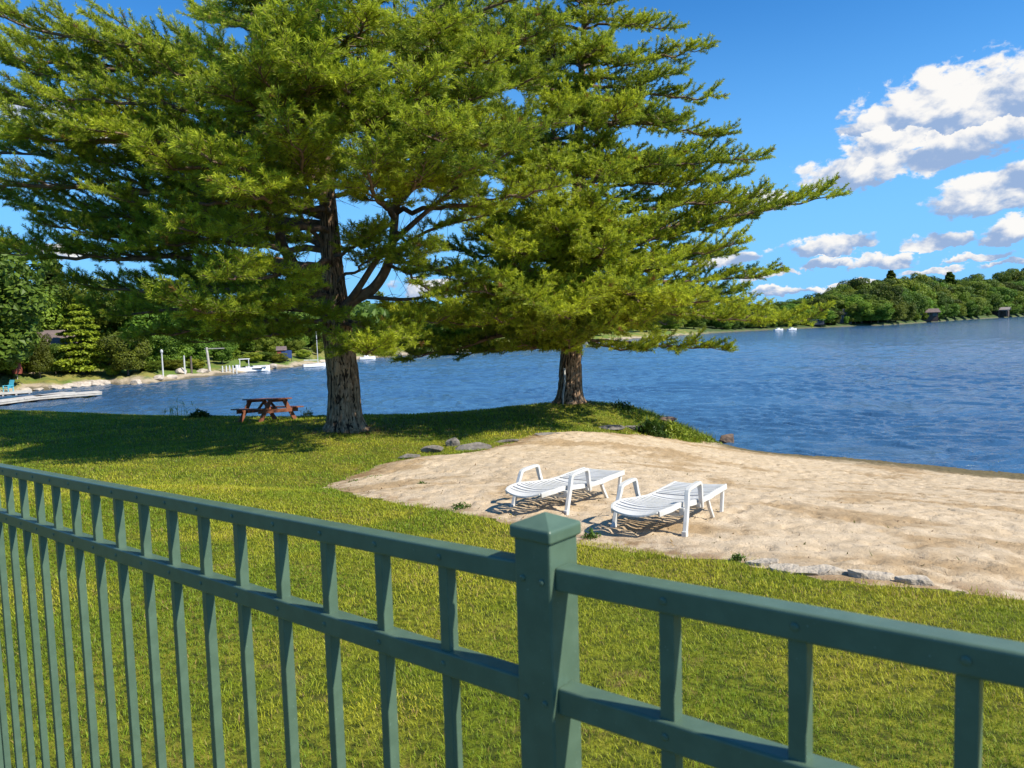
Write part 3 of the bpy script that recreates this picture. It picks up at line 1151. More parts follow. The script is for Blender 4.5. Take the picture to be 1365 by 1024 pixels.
# ------------------------------------------------------------------ litter on the sand, weeds
def make_litter():
    r = np.random.default_rng(9)
    n = 5200
    X, Y = r.uniform(-4, 14, n), r.uniform(5.5, 25, n)
    sdv = sand_sd(X, Y)
    dens = np.where(sdv < 1.2, 0.9, 0.35) * np.clip(1.4 - X / 12, 0.25, 1)
    k = (sdv > 0.02) & (r.random(n) < dens)
    X, Y = X[k], Y[k]
    for t_, m_, s_ in ((tA, 2600, 1.5), (tB, 1500, 1.2)):
        a_, d_ = r.uniform(0, 2 * PI, m_), np.abs(r.normal(0, s_, m_)) + 0.3
        X, Y = np.r_[X, t_[0] + np.cos(a_) * d_ * 1.3 + 0.3], np.r_[Y, t_[1] + np.sin(a_) * d_]
    n = len(X)
    L = r.uniform(0.02, 0.10, n)
    W = r.uniform(0.006, 0.022, n)
    a = r.uniform(0, 2 * PI, n)
    Z = gh(X, Y) + 0.045
    dx, dy = np.cos(a), np.sin(a)
    tilt = r.uniform(-0.2, 0.35, n) * L
    V = np.stack([np.c_[X - dy * W / 2, Y + dx * W / 2, Z], np.c_[X + dx * L * 0.5, Y + dy * L * 0.5, Z + 0.012 + np.abs(tilt)],
                  np.c_[X + dy * W / 2, Y - dx * W / 2, Z], np.c_[X - dx * L * 0.5, Y - dy * L * 0.5, Z + 0.004]], 1).reshape(-1, 3)
    i = np.arange(n)[:, None] * 4
    T = np.concatenate([i + [0, 1, 2], i + [0, 2, 3]], 0)
    base = np.array([[0.20, 0.11, 0.045], [0.11, 0.06, 0.03], [0.26, 0.17, 0.06], [0.10, 0.10, 0.02]])[r.integers(0, 4, n)]
    C = np.repeat(base, 4, 0)
    o = big_mesh('fallen_litter', V, T, M_GRASS, cols=C)
    tag(o, 'dry needles, twigs and leaf scraps scattered over the sand', kind='stuff')


make_litter()


def weed(px, py, h, spread, n, label, c1, c2, width, group=None, seed=0, name='weed_clump'):
    r = np.random.default_rng(seed + 700)
    p = on_ground(px, py)
    k = r.normal(0, 1, (n, 2)) * spread * 0.45
    X, Y = p.x + k[:, 0], p.y + k[:, 1]
    Z = gh(X, Y)
    hh = h * r.uniform(0.45, 1.1, n) * np.exp(-(np.hypot(k[:, 0], k[:, 1]) / spread) ** 2 * 0.7)
    t = r.random((n, 1))
    col = np.array(c1) * t + np.array(c2) * (1 - t)
    v, tr, c = blades(X - p.x, Y - p.y, Z - p.z - 0.01, hh, width * r.uniform(0.6, 1.4, n), r.uniform(0.1, 0.8, n), col, seed, True)
    k_ = np.hypot(X - p.x, Y - p.y)
    # side leaves
    m = n * 2
    j = r.integers(0, n, m)
    fz = r.uniform(0.3, 0.95, m)
    v2, t2, c2_ = blades(X[j] - p.x, Y[j] - p.y, Z[j] - p.z + hh[j] * fz, hh[j] * 0.35, width * 1.6 * r.uniform(0.6, 1.3, m), r.uniform(0.8, 2.2, m), col[j] * 1.1, seed + 1, True)
    v, tr, c = join([(v, tr, c), (v2, t2, c2_)])
    o = big_mesh(name, v, tr, M_GRASS, cols=c)
    o.location = p
    return tag(o, label, 'weeds', group)


GW = 'weeds along the bank'
g1c, g2c = (0.13, 0.20, 0.015), (0.05, 0.10, 0.012)
weed(862, 548, 0.36, 0.9, 240, 'dark spiky weeds on the crest right of the right pine', (0.05, 0.10, 0.03), (0.03, 0.055, 0.02), 0.035, GW, 1)
weed(892, 556, 0.7, 0.7, 220, 'green weeds behind the purplish rock on the bank', g1c, g2c, 0.04, GW, 2)
weed(915, 566, 0.75, 0.8, 300, 'bright green leafy weeds at the outer tip of the bank', (0.20, 0.28, 0.02), g2c, 0.05, GW, 3)
weed(868, 580, 0.5, 0.45, 200, 'dark green clump of weeds at the foot of the bank', g2c, (0.03, 0.06, 0.01), 0.045, GW, 4)
weed(898, 578, 0.35, 0.9, 320, 'low yellow green weeds where the bank meets the sand', (0.26, 0.29, 0.03), g1c, 0.04, None, 5, 'bank_grass')['kind'] = 'stuff'
weed(935, 586, 0.22, 0.8, 260, 'short grass strip beside the dark boulder', (0.22, 0.26, 0.03), g1c, 0.03, None, 6, 'bank_grass')['kind'] = 'stuff'
weed(832, 546, 0.32, 0.5, 100, 'dark weeds right beside the right pine trunk on the crest', (0.05, 0.09, 0.02), g2c, 0.03, GW, 8)
weed(267, 557, 0.26, 0.40, 130, 'small dark green bushy weed at the lawn edge left of the picnic table', g2c, (0.03, 0.06, 0.01), 0.045, GW, 9)
weed(243, 556, 0.6, 0.8, 24, 'tall thin pale flowering stalks at the lawn edge by the water', (0.42, 0.40, 0.12), (0.28, 0.30, 0.07), 0.016, GW, 10)
weed(410, 556, 0.3, 0.3, 40, 'dry yellow weeds between the picnic table and the left pine', (0.35, 0.28, 0.06), (0.25, 0.22, 0.05), 0.02, GW, 11)
GS = 'green sprouts in the sand'
weed(563, 650, 0.09, 0.14, 60, 'green sprout in the middle of the sand left of the loungers', (0.10, 0.17, 0.02), g2c, 0.016, GS, 21, 'sprout')
weed(617, 679, 0.08, 0.16, 60, 'green sprout at the near sand edge left of the left lounger', (0.10, 0.17, 0.02), g2c, 0.014, GS, 22, 'sprout')
weed(474, 645, 0.08, 0.2, 60, 'green sprout near the left tip of the sand', (0.12, 0.17, 0.02), g2c, 0.016, GS, 23, 'sprout')
weed(497, 640, 0.08, 0.24, 60, 'pale grass tuft right of the sprout at the left sand tip', (0.22, 0.22, 0.05), g1c, 0.016, GS, 24, 'sprout')
weed(789, 719, 0.09, 0.10, 50, 'green sprout beside the shadow of the right lounger', (0.10, 0.17, 0.02), g2c, 0.012, GS, 25, 'sprout')
weed(982, 749, 0.07, 0.08, 50, 'green sprout left of the flat stones', (0.10, 0.17, 0.02), g2c, 0.010, GS, 26, 'sprout')

# ------------------------------------------------------------------ the two pines
def bark_material():
    m, N, bs, out = material('pine_bark')
    tc = N.n('ShaderNodeTexCoord').outputs['Object']
    at_ = N.n('ShaderNodeAttribute', attribute_name='groove').outputs['Fac']
    v = N.mapping(tc, (1, 1, 0.22))
    n1 = N.noise(v, 16, 5, 0.65, 0.6)
    n2 = N.noise(tc, 3, 4)
    c = N.mix(N.smooth(n1, 0.38, 0.64), (0.15, 0.092, 0.055), (0.41, 0.275, 0.17))
    c = N.mix(N.smooth(n2, 0.55, 0.72), c, (0.29, 0.21, 0.145))
    c = N.mix(N.smooth(at_, 0.40, 0.12), c, (0.030, 0.020, 0.014))
    N.lk(c, bs.inputs['Base Color'])
    bs.inputs['Roughness'].default_value = 0.9
    bs.inputs['Specular IOR Level'].default_value = 0.15
    N.lk(N.bump(n1, 0.9, 0.035), bs.inputs['Normal'])
    return m


M_BARK = bark_material()
M_TWIG = simple('pine_branch_bark', (0.21, 0.145, 0.10), (0.115, 0.08, 0.058), 6, 0.9, 0.5, 40, spec=0.15)


def needle_material():
    m = leafy('pine_needles', 0.45)
    return m


M_NEEDLE = needle_material()


def nz3(v):
    return v / (np.linalg.norm(v) + 1e-9)


class Tubes:
    def __init__(s):
        s.V, s.Q, s.n = [], [], 0

    def add(s, P, R, k):
        P = np.asarray(P, float)
        m = len(P)
        T = np.gradient(P, axis=0)
        T /= np.linalg.norm(T, axis=1)[:, None] + 1e-9
        ref = np.array([0, 0, 1.0]) if abs(T[0, 2]) < 0.8 else np.array([1.0, 0, 0])
        A = np.cross(T, ref)
        A /= np.linalg.norm(A, axis=1)[:, None] + 1e-9
        B = np.cross(A, T)
        th = np.arange(k) * 2 * PI / k
        ring = P[:, None, :] + (A[:, None, :] * np.cos(th)[None, :, None] + B[:, None, :] * np.sin(th)[None, :, None]) * np.asarray(R)[:, None, None]
        i = np.arange(m - 1)[:, None] * k + np.arange(k)[None, :]
        j = np.arange(m - 1)[:, None] * k + (np.arange(k)[None, :] + 1) % k
        q = np.stack([i, j, j + k, i + k], -1).reshape(-1, 4) + s.n
        s.V.append(ring.reshape(-1, 3))
        s.Q.append(q)
        s.n += m * k

    def build(s, name, mat, parent):
        return big_mesh(name, np.concatenate(s.V), None, mat, parent, quads=np.concatenate(s.Q), smooth=True)


def catmull(P, per=6):
    P = np.asarray(P, float)
    Q = np.vstack([2 * P[0] - P[1], P, 2 * P[-1] - P[-2]])
    out = []
    for i in range(1, len(Q) - 2):
        for t in np.linspace(0, 1, per, endpoint=False):
            a, b, c, d = Q[i - 1], Q[i], Q[i + 1], Q[i + 2]
            out.append(0.5 * (2 * b + (c - a) * t + (2 * a - 5 * b + 4 * c - d) * t * t + (3 * b - a - 3 * c + d) * t ** 3))
    out.append(Q[-2])
    return np.array(out)


def trunk_mesh(P, R, parent, seed, name='trunk'):
    """main stem with root flare, vertical bark plates and furrows"""
    C = catmull(np.c_[P, R], 14)
    path, rad = C[:, :3], C[:, 3]
    # finer rows near the ground
    s = np.r_[0, np.cumsum(np.linalg.norm(np.diff(path, axis=0), axis=1))]
    ss = np.r_[np.arange(0, 3.2, 0.028), np.arange(3.2, min(7, s[-1]), 0.07), np.arange(min(7, s[-1]), s[-1], 0.3)]
    path = np.stack([np.interp(ss, s, path[:, i]) for i in range(3)], 1)
    rad = np.interp(ss, s, rad)
    k = 96
    th = np.arange(k) * 2 * PI / k
    zz = ss[:, None]
    tt = np.broadcast_to(th[None, :], (len(ss), k))
    cx, cy = np.cos(tt) * 3.2, np.sin(tt) * 3.2
    # plates: warped cells elongated along the stem
    wob = fbm(cx * 1.3 + zz * 0.9, cy * 1.3 + zz * 0.4, 3, seed) - 0.5
    g = np.abs(fbm(cx * 2.3 + wob * 2 + 7, cy * 2.3 + zz * 0.75, 3, seed + 3) - 0.5) * 2
    g2 = np.abs(fbm(cx * 2.3 + 40, cy * 2.3 - zz * 2.6 + wob * 2, 3, seed + 5) - 0.5) * 2
    groove = np.clip(np.minimum(g, g2 * 1.3) * 3.4, 0, 1)
    flare = 1 + 0.36 * np.exp(-zz / 0.20) * (1 + 0.45 * np.cos(5 * tt + seed) + 0.25 * np.cos(3 * tt + 2 * seed)) + 0.10 * np.exp(-zz / 1.0)
    r = rad[:, None] * flare * (1 + 0.03 * wob * 2) + (groove - 0.7) * 0.045 * np.clip(rad[:, None] / 0.3, 0.2, 1)
    V = path[:, None, :] + np.stack([np.cos(tt) * r, np.sin(tt) * r, np.zeros_like(r)], -1)
    V[0, :, 2] -= 0.25
    i = np.arange(len(ss) - 1)[:, None] * k + np.arange(k)[None, :]
    j = np.arange(len(ss) - 1)[:, None] * k + (np.arange(k)[None, :] + 1) % k
    q = np.stack([i, j, j + k, i + k], -1).reshape(-1, 4)
    return big_mesh(name, V.reshape(-1, 3), None, M_BARK, parent, quads=q, smooth=True, attrs={'groove': groove.ravel()})


class Pine:
    def __init__(s, seed):
        s.r = np.random.default_rng(seed)
        s.tw = Tubes()
        s.tp, s.td, s.tl, s.tt = [], [], [], []      # tufts: position, direction, length, tip weight

    def tufts(s, P, frac, step, tipw):
        """needle tufts along the outer part of a twig"""
        P = np.asarray(P)
        L = np.r_[0, np.cumsum(np.linalg.norm(np.diff(P, axis=0), axis=1))]
        n = max(1, int(L[-1] * frac / step))
        for k in range(n + 1):
            u = L[-1] * (1 - frac * k / max(n, 1))
            p = np.array([np.interp(u, L, P[:, i]) for i in range(3)])
            d = nz3(P[-1] - P[-2] + 1e-6)
            d = nz3(d + np.array([0, 0, 0.30]) + s.r.normal(0, 0.28, 3))
            s.tp.append(p)
            s.td.append(d)
            s.tl.append(s.r.uniform(0.8, 1.15))
            s.tt.append(tipw * (1 if k == 0 else 0.55))

    def branch2(s, p, d, L, r0, dens=1.0):
        R = s.r
        n = 5
        up = R.uniform(0.02, 0.24)
        side = nz3(np.cross(d, [0, 0, 1.0]))
        bend = R.normal(0, 0.12)
        u = np.linspace(0, 1, n)[:, None]
        P = p + d * u * L + np.array([0, 0, 1.0]) * up * L * u ** 2 + side * bend * L * u ** 2
        s.tw.add(P, np.linspace(r0, 0.006, n), 4)
        q = 0.22 * L if L > 0.9 else 0.1
        sgn = 1 if R.random() < 0.5 else -1
        while q < L:
            t = q / L
            pp = np.array([np.interp(t, u[:, 0], P[:, i]) for i in range(3)])
            a = math.radians(R.uniform(32, 58))
            tg = nz3(d + np.array([0, 0, 2 * up * t]) + side * 2 * bend * t)
            dd = nz3(tg * math.cos(a) + side * sgn * math.sin(a) + np.array([0, 0, R.uniform(-0.35, 0.60)]))
            l3 = (0.26 + 0.34 * (1 - t)) * R.uniform(0.7, 1.25) * min(1, 0.5 + L * 0.4)
            P3 = np.stack([pp, pp + dd * l3 * 0.55 + [0, 0, 0.01], pp + dd * l3 + [0, 0, 0.07 * l3]])
            s.tw.add(P3, [0.009, 0.006, 0.004], 3)
            s.tufts(P3, 0.85, 0.085, 0.6 + 0.4 * t)
            sgn = -sgn
            q += R.uniform(0.10, 0.16) / dens
        s.tufts(P, min(0.75, 0.7 / L), 0.085, 1.0)

    def limb(s, p0, p1, r0, inner=0.22, rise=None, dens=1.0, via=None):
        R = s.r
        p0, p1 = np.asarray(p0, float), np.asarray(p1, float)
        D = p1 - p0
        L = np.linalg.norm(D)
        h = np.array([D[0], D[1], 0])
        if via is not None:
            C = catmull(np.array([p0] + [np.asarray(v, float) for v in via] + [p1]), 6)
        else:
            sag = R.uniform(-0.02, 0.07) * L if rise is None else rise * L
            c1 = p0 + D * 0.35 + np.array([0, 0, 1.0]) * sag + R.normal(0, 0.03, 3) * L
            c2 = p0 + D * 0.75 - np.array([0, 0, 1.0]) * 0.045 * L + R.normal(0, 0.025, 3) * L
            t = np.linspace(0, 1, 15)[:, None]
            C = (1 - t) ** 3 * p0 + 3 * (1 - t) ** 2 * t * c1 + 3 * (1 - t) * t * t * c2 + t ** 3 * p1
            C[1:-1] += R.normal(0, 0.012, (13, 3)) * min(L, 4)
        m = len(C)
        u = np.linspace(0, 1, m)
        s.tw.add(C, r0 * (1 - u) ** 0.8 + 0.009, 7)
        l = np.r_[0, np.cumsum(np.linalg.norm(np.diff(C, axis=0), axis=1))]
        L = l[-1]
        q = inner * L
        sgn = 1 if R.random() < 0.5 else -1
        while q < L:
            t = q / L
            p = np.array([np.interp(q, l, C[:, i]) for i in range(3)])
            e = np.array([np.interp(min(q + 0.25, L + 0.01), l, C[:, i]) for i in range(3)]) - np.array([np.interp(max(q - 0.25, 0), l, C[:, i]) for i in range(3)])
            tg = nz3(e)
            side = nz3(np.cross(tg, [0, 0, 1.0]))
            a = math.radians(R.uniform(42, 68) * (1 - 0.45 * t))
            up = R.uniform(-0.22, 0.55)
            dd = nz3(tg * math.cos(a) + side * sgn * math.sin(a) + np.array([0, 0, up]))
            full = np.clip((t - inner * 0.6) / 0.25, 0.25, 1)
            l2 = np.clip((0.20 * L + 0.45) * (1 - 0.62 * t) * R.uniform(0.7, 1.2), 0.35, 2.3) * full
            s.branch2(p, dd, l2, 0.010 + 0.010 * l2, dens)
            sgn = -sgn
            q += R.uniform(0.15, 0.25) / dens
        s.branch2(C[-1], nz3(C[-1] - C[-2]), R.uniform(0.35, 0.55), 0.012, dens)
        # bare dead twigs near the stem
        for _ in range(int(3 + L)):
            qq = R.uniform(0.05, max(inner, 0.2)) * L
            p = np.array([np.interp(qq, l, C[:, i]) for i in range(3)])
            dd = nz3(R.normal(0, 1, 3) + nz3(D) * 0.8)
            ln = R.uniform(0.3, 1.0)
            P = np.stack([p, p + dd * ln * 0.5 + R.normal(0, .05, 3), p + dd * ln + R.normal(0, .1, 3)])
            s.tw.add(P, [0.010, 0.007, 0.003], 3)

    def needles(s, parent, K, width, tone):
        R = s.r
        P, D = np.array(s.tp), np.array(s.td)
        n = len(P)
        L = np.array(s.tl)
        ref = np.where(np.abs(D[:, 2:3]) < 0.9, np.array([[0, 0, 1.0]]), np.array([[1.0, 0, 0]]))
        A = np.cross(D, ref)
        A /= np.linalg.norm(A, axis=1)[:, None]
        B = np.cross(D, A)
        th = R.uniform(0, 2 * PI, (n, K))
        an = np.radians(R.uniform(12, 62, (n, K)))
        ln = R.uniform(0.085, 0.150, (n, K)) * L[:, None]
        dirs = (D[:, None, :] * np.cos(an)[..., None] + (A[:, None, :] * np.cos(th)[..., None] + B[:, None, :] * np.sin(th)[..., None]) * np.sin(an)[..., None])
        b0 = P[:, None, :] + D[:, None, :] * R.uniform(-0.06, 0.03, (n, K))[..., None]
        tip = b0 + dirs * ln[..., None] - np.array([0, 0, 0.012])
        sd = np.cross(dirs, R.normal(0, 1, (n, K, 3)))
        sd /= np.linalg.norm(sd, axis=2)[..., None] + 1e-9
        w = width * R.uniform(0.7, 1.3, (n, K))[..., None]
        mid = b0 + dirs * (ln * 0.55)[..., None]
        V = np.stack([b0, mid + sd * w / 2, tip, mid - sd * w / 2], 2).reshape(-1, 3)
        i = np.arange(n * K)[:, None] * 4
        T = (i + [0, 1, 2, 3])
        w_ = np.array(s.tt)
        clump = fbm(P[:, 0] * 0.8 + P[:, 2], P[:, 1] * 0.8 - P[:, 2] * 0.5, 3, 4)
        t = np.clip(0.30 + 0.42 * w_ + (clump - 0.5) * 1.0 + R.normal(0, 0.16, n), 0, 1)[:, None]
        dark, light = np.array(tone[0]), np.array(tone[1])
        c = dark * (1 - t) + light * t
        dead = (R.random(n) < 0.012)[:, None]
        c = np.where(dead, np.array([0.22, 0.12, 0.03]), c)
        C = np.repeat(c[:, None, :] * R.uniform(0.75, 1.25, (n, K, 1)), 4, 1).reshape(-1, 3) if K else None
        C = np.repeat((c[:, None, :] * R.uniform(0.75, 1.25, (n, K, 1))).reshape(-1, 3), 4, 0)
        print('tufts', n, 'faces', n * K)
        return big_mesh('crown', V, None, M_NEEDLE, parent, cols=C, quads=T)


def pine_tree(label, base, trunk, stems, limbs, seed, K, tone, width=0.017):
    Y0 = base.y
    root = thing('pine_tree', base, label, 'pine tree', 'big pines on the lawn')
    B = np.array(base)

    def W(px, py, dy=0.0):
        return at(px, py, Y0 + dy) - B

    T = Pine(seed)
    P = np.array([W(a, b) for a, b, _ in trunk])
    P[0] = 0
    trunk_mesh(P, np.array([c for _, _, c in trunk]), root, seed)
    for k, (pp, rr) in enumerate(stems):
        C = catmull(np.c_[np.array([W(*p) for p in pp]), np.array(rr)], 6)
        T.tw.add(C[:, :3], C[:, 3], 12)
    for l in limbs:
        (sx, sy), (tx, ty, td) = l[0], l[1]
        o = l[2] if len(l) > 2 else {}
        o = dict(o)
        sdy = o.pop('sdy', 0.0)
        r = o.pop('r', None)
        via = o.pop('via', None)
        p0, p1 = W(sx, sy, sdy), W(tx, ty, td)
        L = np.linalg.norm(p1 - p0)
        T.limb(p0, p1, r or (0.018 + 0.0095 * L), via=[W(*v) for v in via] if via else None, **o)
    T.tw.build('branches', M_TWIG, root)
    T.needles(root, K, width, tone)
    return root


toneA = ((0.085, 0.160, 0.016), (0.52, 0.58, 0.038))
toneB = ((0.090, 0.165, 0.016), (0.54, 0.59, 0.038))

trunkA = [(460, 573, .44), (459, 545, .43), (457, 500, .42), (450, 445, .40), (446, 395, .34), (442, 340, .28), (437, 270, .22), (431, 180, .17), (425, 90, .13), (421, 0, .10), (416, -110, .07), (412, -230, .02)]
stemsA = [([(446, 430, .1), (420, 398, .3), (396, 359, .6), (376, 325, .8), (370, 285, .8), (362, 235, .8), (348, 150, .8), (338, 60, .8), (330, -60, .8)],
           [.20, .17, .15, .14, .125, .11, .085, .06, .02]),
          ([(448, 428, -.1), (468, 402, -.2), (496, 386, -.3), (515, 358, -.3), (523, 325, -.3), (527, 280, -.3), (534, 205, -.2), (534, 130, 0), (528, 40, 0), (520, -80, 0)],
           [.19, .17, .145, .13, .12, .11, .09, .07, .045, .02]),
          ([(455, 415, -.2), (478, 384, -.6), (500, 350, -.9), (520, 326, -1.1)], [.10, .09, .08, .075])]
limbsA = [
    ((427, 120), (-25, 12, -0.5)), ((430, 165), (22, 90, 1)), ((432, 215), (-70, 120, 0)), ((434, 245), (-40, 158, -2.0)),
    ((436, 285), (-75, 232, .5)), ((438, 305), (15, 262, 2.5)), ((440, 335), (65, 300, -1.0)), ((441, 362), (5, 338, 1.5)),
    ((442, 388), (100, 378, -0.5)), ((443, 412), (130, 412, -2.0)), ((443, 425), (190, 448, -3.0)), ((444, 432), (250, 455, -1.0)), ((444, 440), (335, 452, -3.0)),
    ((427, 110), (-40, 55, 1.5)), ((431, 190), (28, 185, -2.2)), ((433, 225), (-30, 196, 2)), ((430, 160), (60, 128, -2.5)),
    ((432, 210), (108, 172, -3)), ((437, 280), (150, 262, -3)), ((428, 100), (168, 58, -2.5)), 
    ((370, 285), (120, 210, -.5), dict(sdy=.8)), ((360, 220), (90, 140, 1), dict(sdy=.8)), ((350, 160), (110, 50, 0), dict(sdy=.8)),
    ((372, 300), (180, 330, -2.5), dict(sdy=.8)), ((443, 340), (215, 235, -2.0), dict(via=[(414, 306, -0.5), (370, 266, -1)])),
    ((520, 326), (690, 195, -2.6), dict(sdy=-1.1, via=[(560, 290, -1.6), (607, 252, -2.1)], inner=.30, r=.075)),
    ((522, 345), (655, 285, -1.2), dict(sdy=-.3, via=[(568, 309, -.6)], inner=.35, r=.06)), ((525, 350), (600, 362, -1.0), dict(sdy=-.3, inner=.6)),
    ((527, 275), (700, 150, -1.0), dict(sdy=-.3, inner=.35)), ((534, 205), (700, 92, -0.6), dict(sdy=-.2)), ((534, 140), (680, 30, 0)), ((530, 60), (640, -40, .5)),
    ((488, 396), (640, 372, -2.2), dict(sdy=-.3, via=[(554, 398, -1)], inner=.5)), ((450, 425), (590, 425, -2.0), dict(inner=.45)), ((447, 435), (545, 452, -2.6), dict(inner=.4)),
    ((447, 432), (505, 462, -4.8), dict(inner=.5)),
    ((430, 120), (600, 10, 2)), ((424, 70), (560, -50, -1.0)), 
    ((530, 230), (742, 160, -3.2), dict(sdy=-.3, inner=.35)), ((527, 285), (738, 250, -3.4), dict(sdy=-.3, inner=.45)), ((534, 150), (735, 95, -2.4)), ((530, 90), (725, 40, -2.8)), ((528, 60), (730, -25, -2)),
    ((532, 180), (690, 190, -5.2), dict(inner=.4)), ((530, 110), (660, 75, -5.4)), ((428, 120), (600, 70, 3.5)), ((530, 90), (700, 60, 2.5)),
    # towards the viewer
    ((441, 350), (300, 372, -6.4), dict(inner=.48)), ((443, 385), (352, 408, -5.0), dict(inner=.48)), ((445, 408), (432, 418, -2.8), dict(inner=.5)), ((438, 280), (385, 175, -7.0), dict(inner=.48)),
    ((526, 290), (500, 215, -7.0), dict(sdy=-.3, inner=.4)), ((527, 280), (565, 222, -6.7), dict(sdy=-.3, inner=.45)), ((530, 250), (630, 225, -5.9), dict(sdy=-.3, inner=.4)),
    ((438, 285), (318, 255, -7.0), dict(inner=.48)), ((439, 310), (240, 305, -6.4), dict(inner=.48)), ((433, 200), (460, 110, -7.0)), ((533, 170), (560, 115, -6.4)), ((431, 180), (300, 125, -6.7)), ((434, 230), (200, 205, -6.2)),
    ((534, 150), (640, 130, -5.3)), ((427, 110), (380, 30, -6.7)), ((425, 90), (490, 25, -6.4)), ((530, 90), (600, 35, -5.6)), ((428, 130), (215, 85, -5.6)), ((423, 40), (300, -20, -5.6)),
    ((444, 400), (285, 425, -5.6), dict(inner=.48)), ((443, 415), (240, 405, -6.7), dict(inner=.48)), ((428, 140), (410, 95, -7.3)), ((535, 200), (590, 175, -7.0)), ((437, 270), (270, 205, -7.3), dict(inner=.48)),
    ((433, 205), (345, 90, -7.0)), ((431, 175), (520, 150, -6.4)),
    ((444, 345), (492, 312, -3.0), dict(inner=.4)), ((445, 380), (505, 340, -2.2), dict(inner=.45)), ((526, 300), (484, 322, -2.4), dict(sdy=-.3, inner=.5)),
    ((527, 310), (568, 335, -3.2), dict(sdy=-.3, inner=.4)), ((515, 355), (590, 398, -2.6), dict(sdy=-.3, inner=.4)), ((524, 330), (545, 352, -2.8), dict(sdy=-.3, inner=.5)),
    # away from the viewer
    ((434, 240), (330, 160, 5)), ((438, 290), (250, 255, 6)), ((534, 200), (560, 150, 5)), ((441, 340), (320, 318, 5.5)), ((443, 380), (230, 365, 5)), ((430, 160), (170, 180, 5)),
    ((425, 90), (400, 40, 6)), ((530, 80), (600, 40, 5)), ((424, 60), (270, 20, 5)), ((436, 260), (430, 190, 6)), ((444, 410), (340, 400, 5)), ((438, 300), (130, 300, 4.5)),
    ((534, 170), (650, 150, 4)), ((530, 250), (640, 260, 4), dict(inner=.5)), ((444, 400), (180, 400, 3.5)), ((443, 400), (420, 372, 6), dict(inner=.5)), ((436, 260), (520, 235, 5.5), dict(inner=.5)),
    # above the frame
    ((416, -100), (420, -180, -5.6)), ((414, -160), (540, -230, 1)), ((413, -190), (330, -270, -1.0)),
    ((420, -30), (560, -110, 3)), ((412, -215), (460, -300, 0)), ((525, -20), (660, -90, -2.0)), ((421, 0), (470, -60, -7.0)), ((422, 20), (390, -50, 5)),
]
TREE_A = pine_tree('large left pine with a thick furrowed trunk beside the picnic table', pA, trunkA, stemsA, limbsA, 5, 20, toneA, 0.0145)

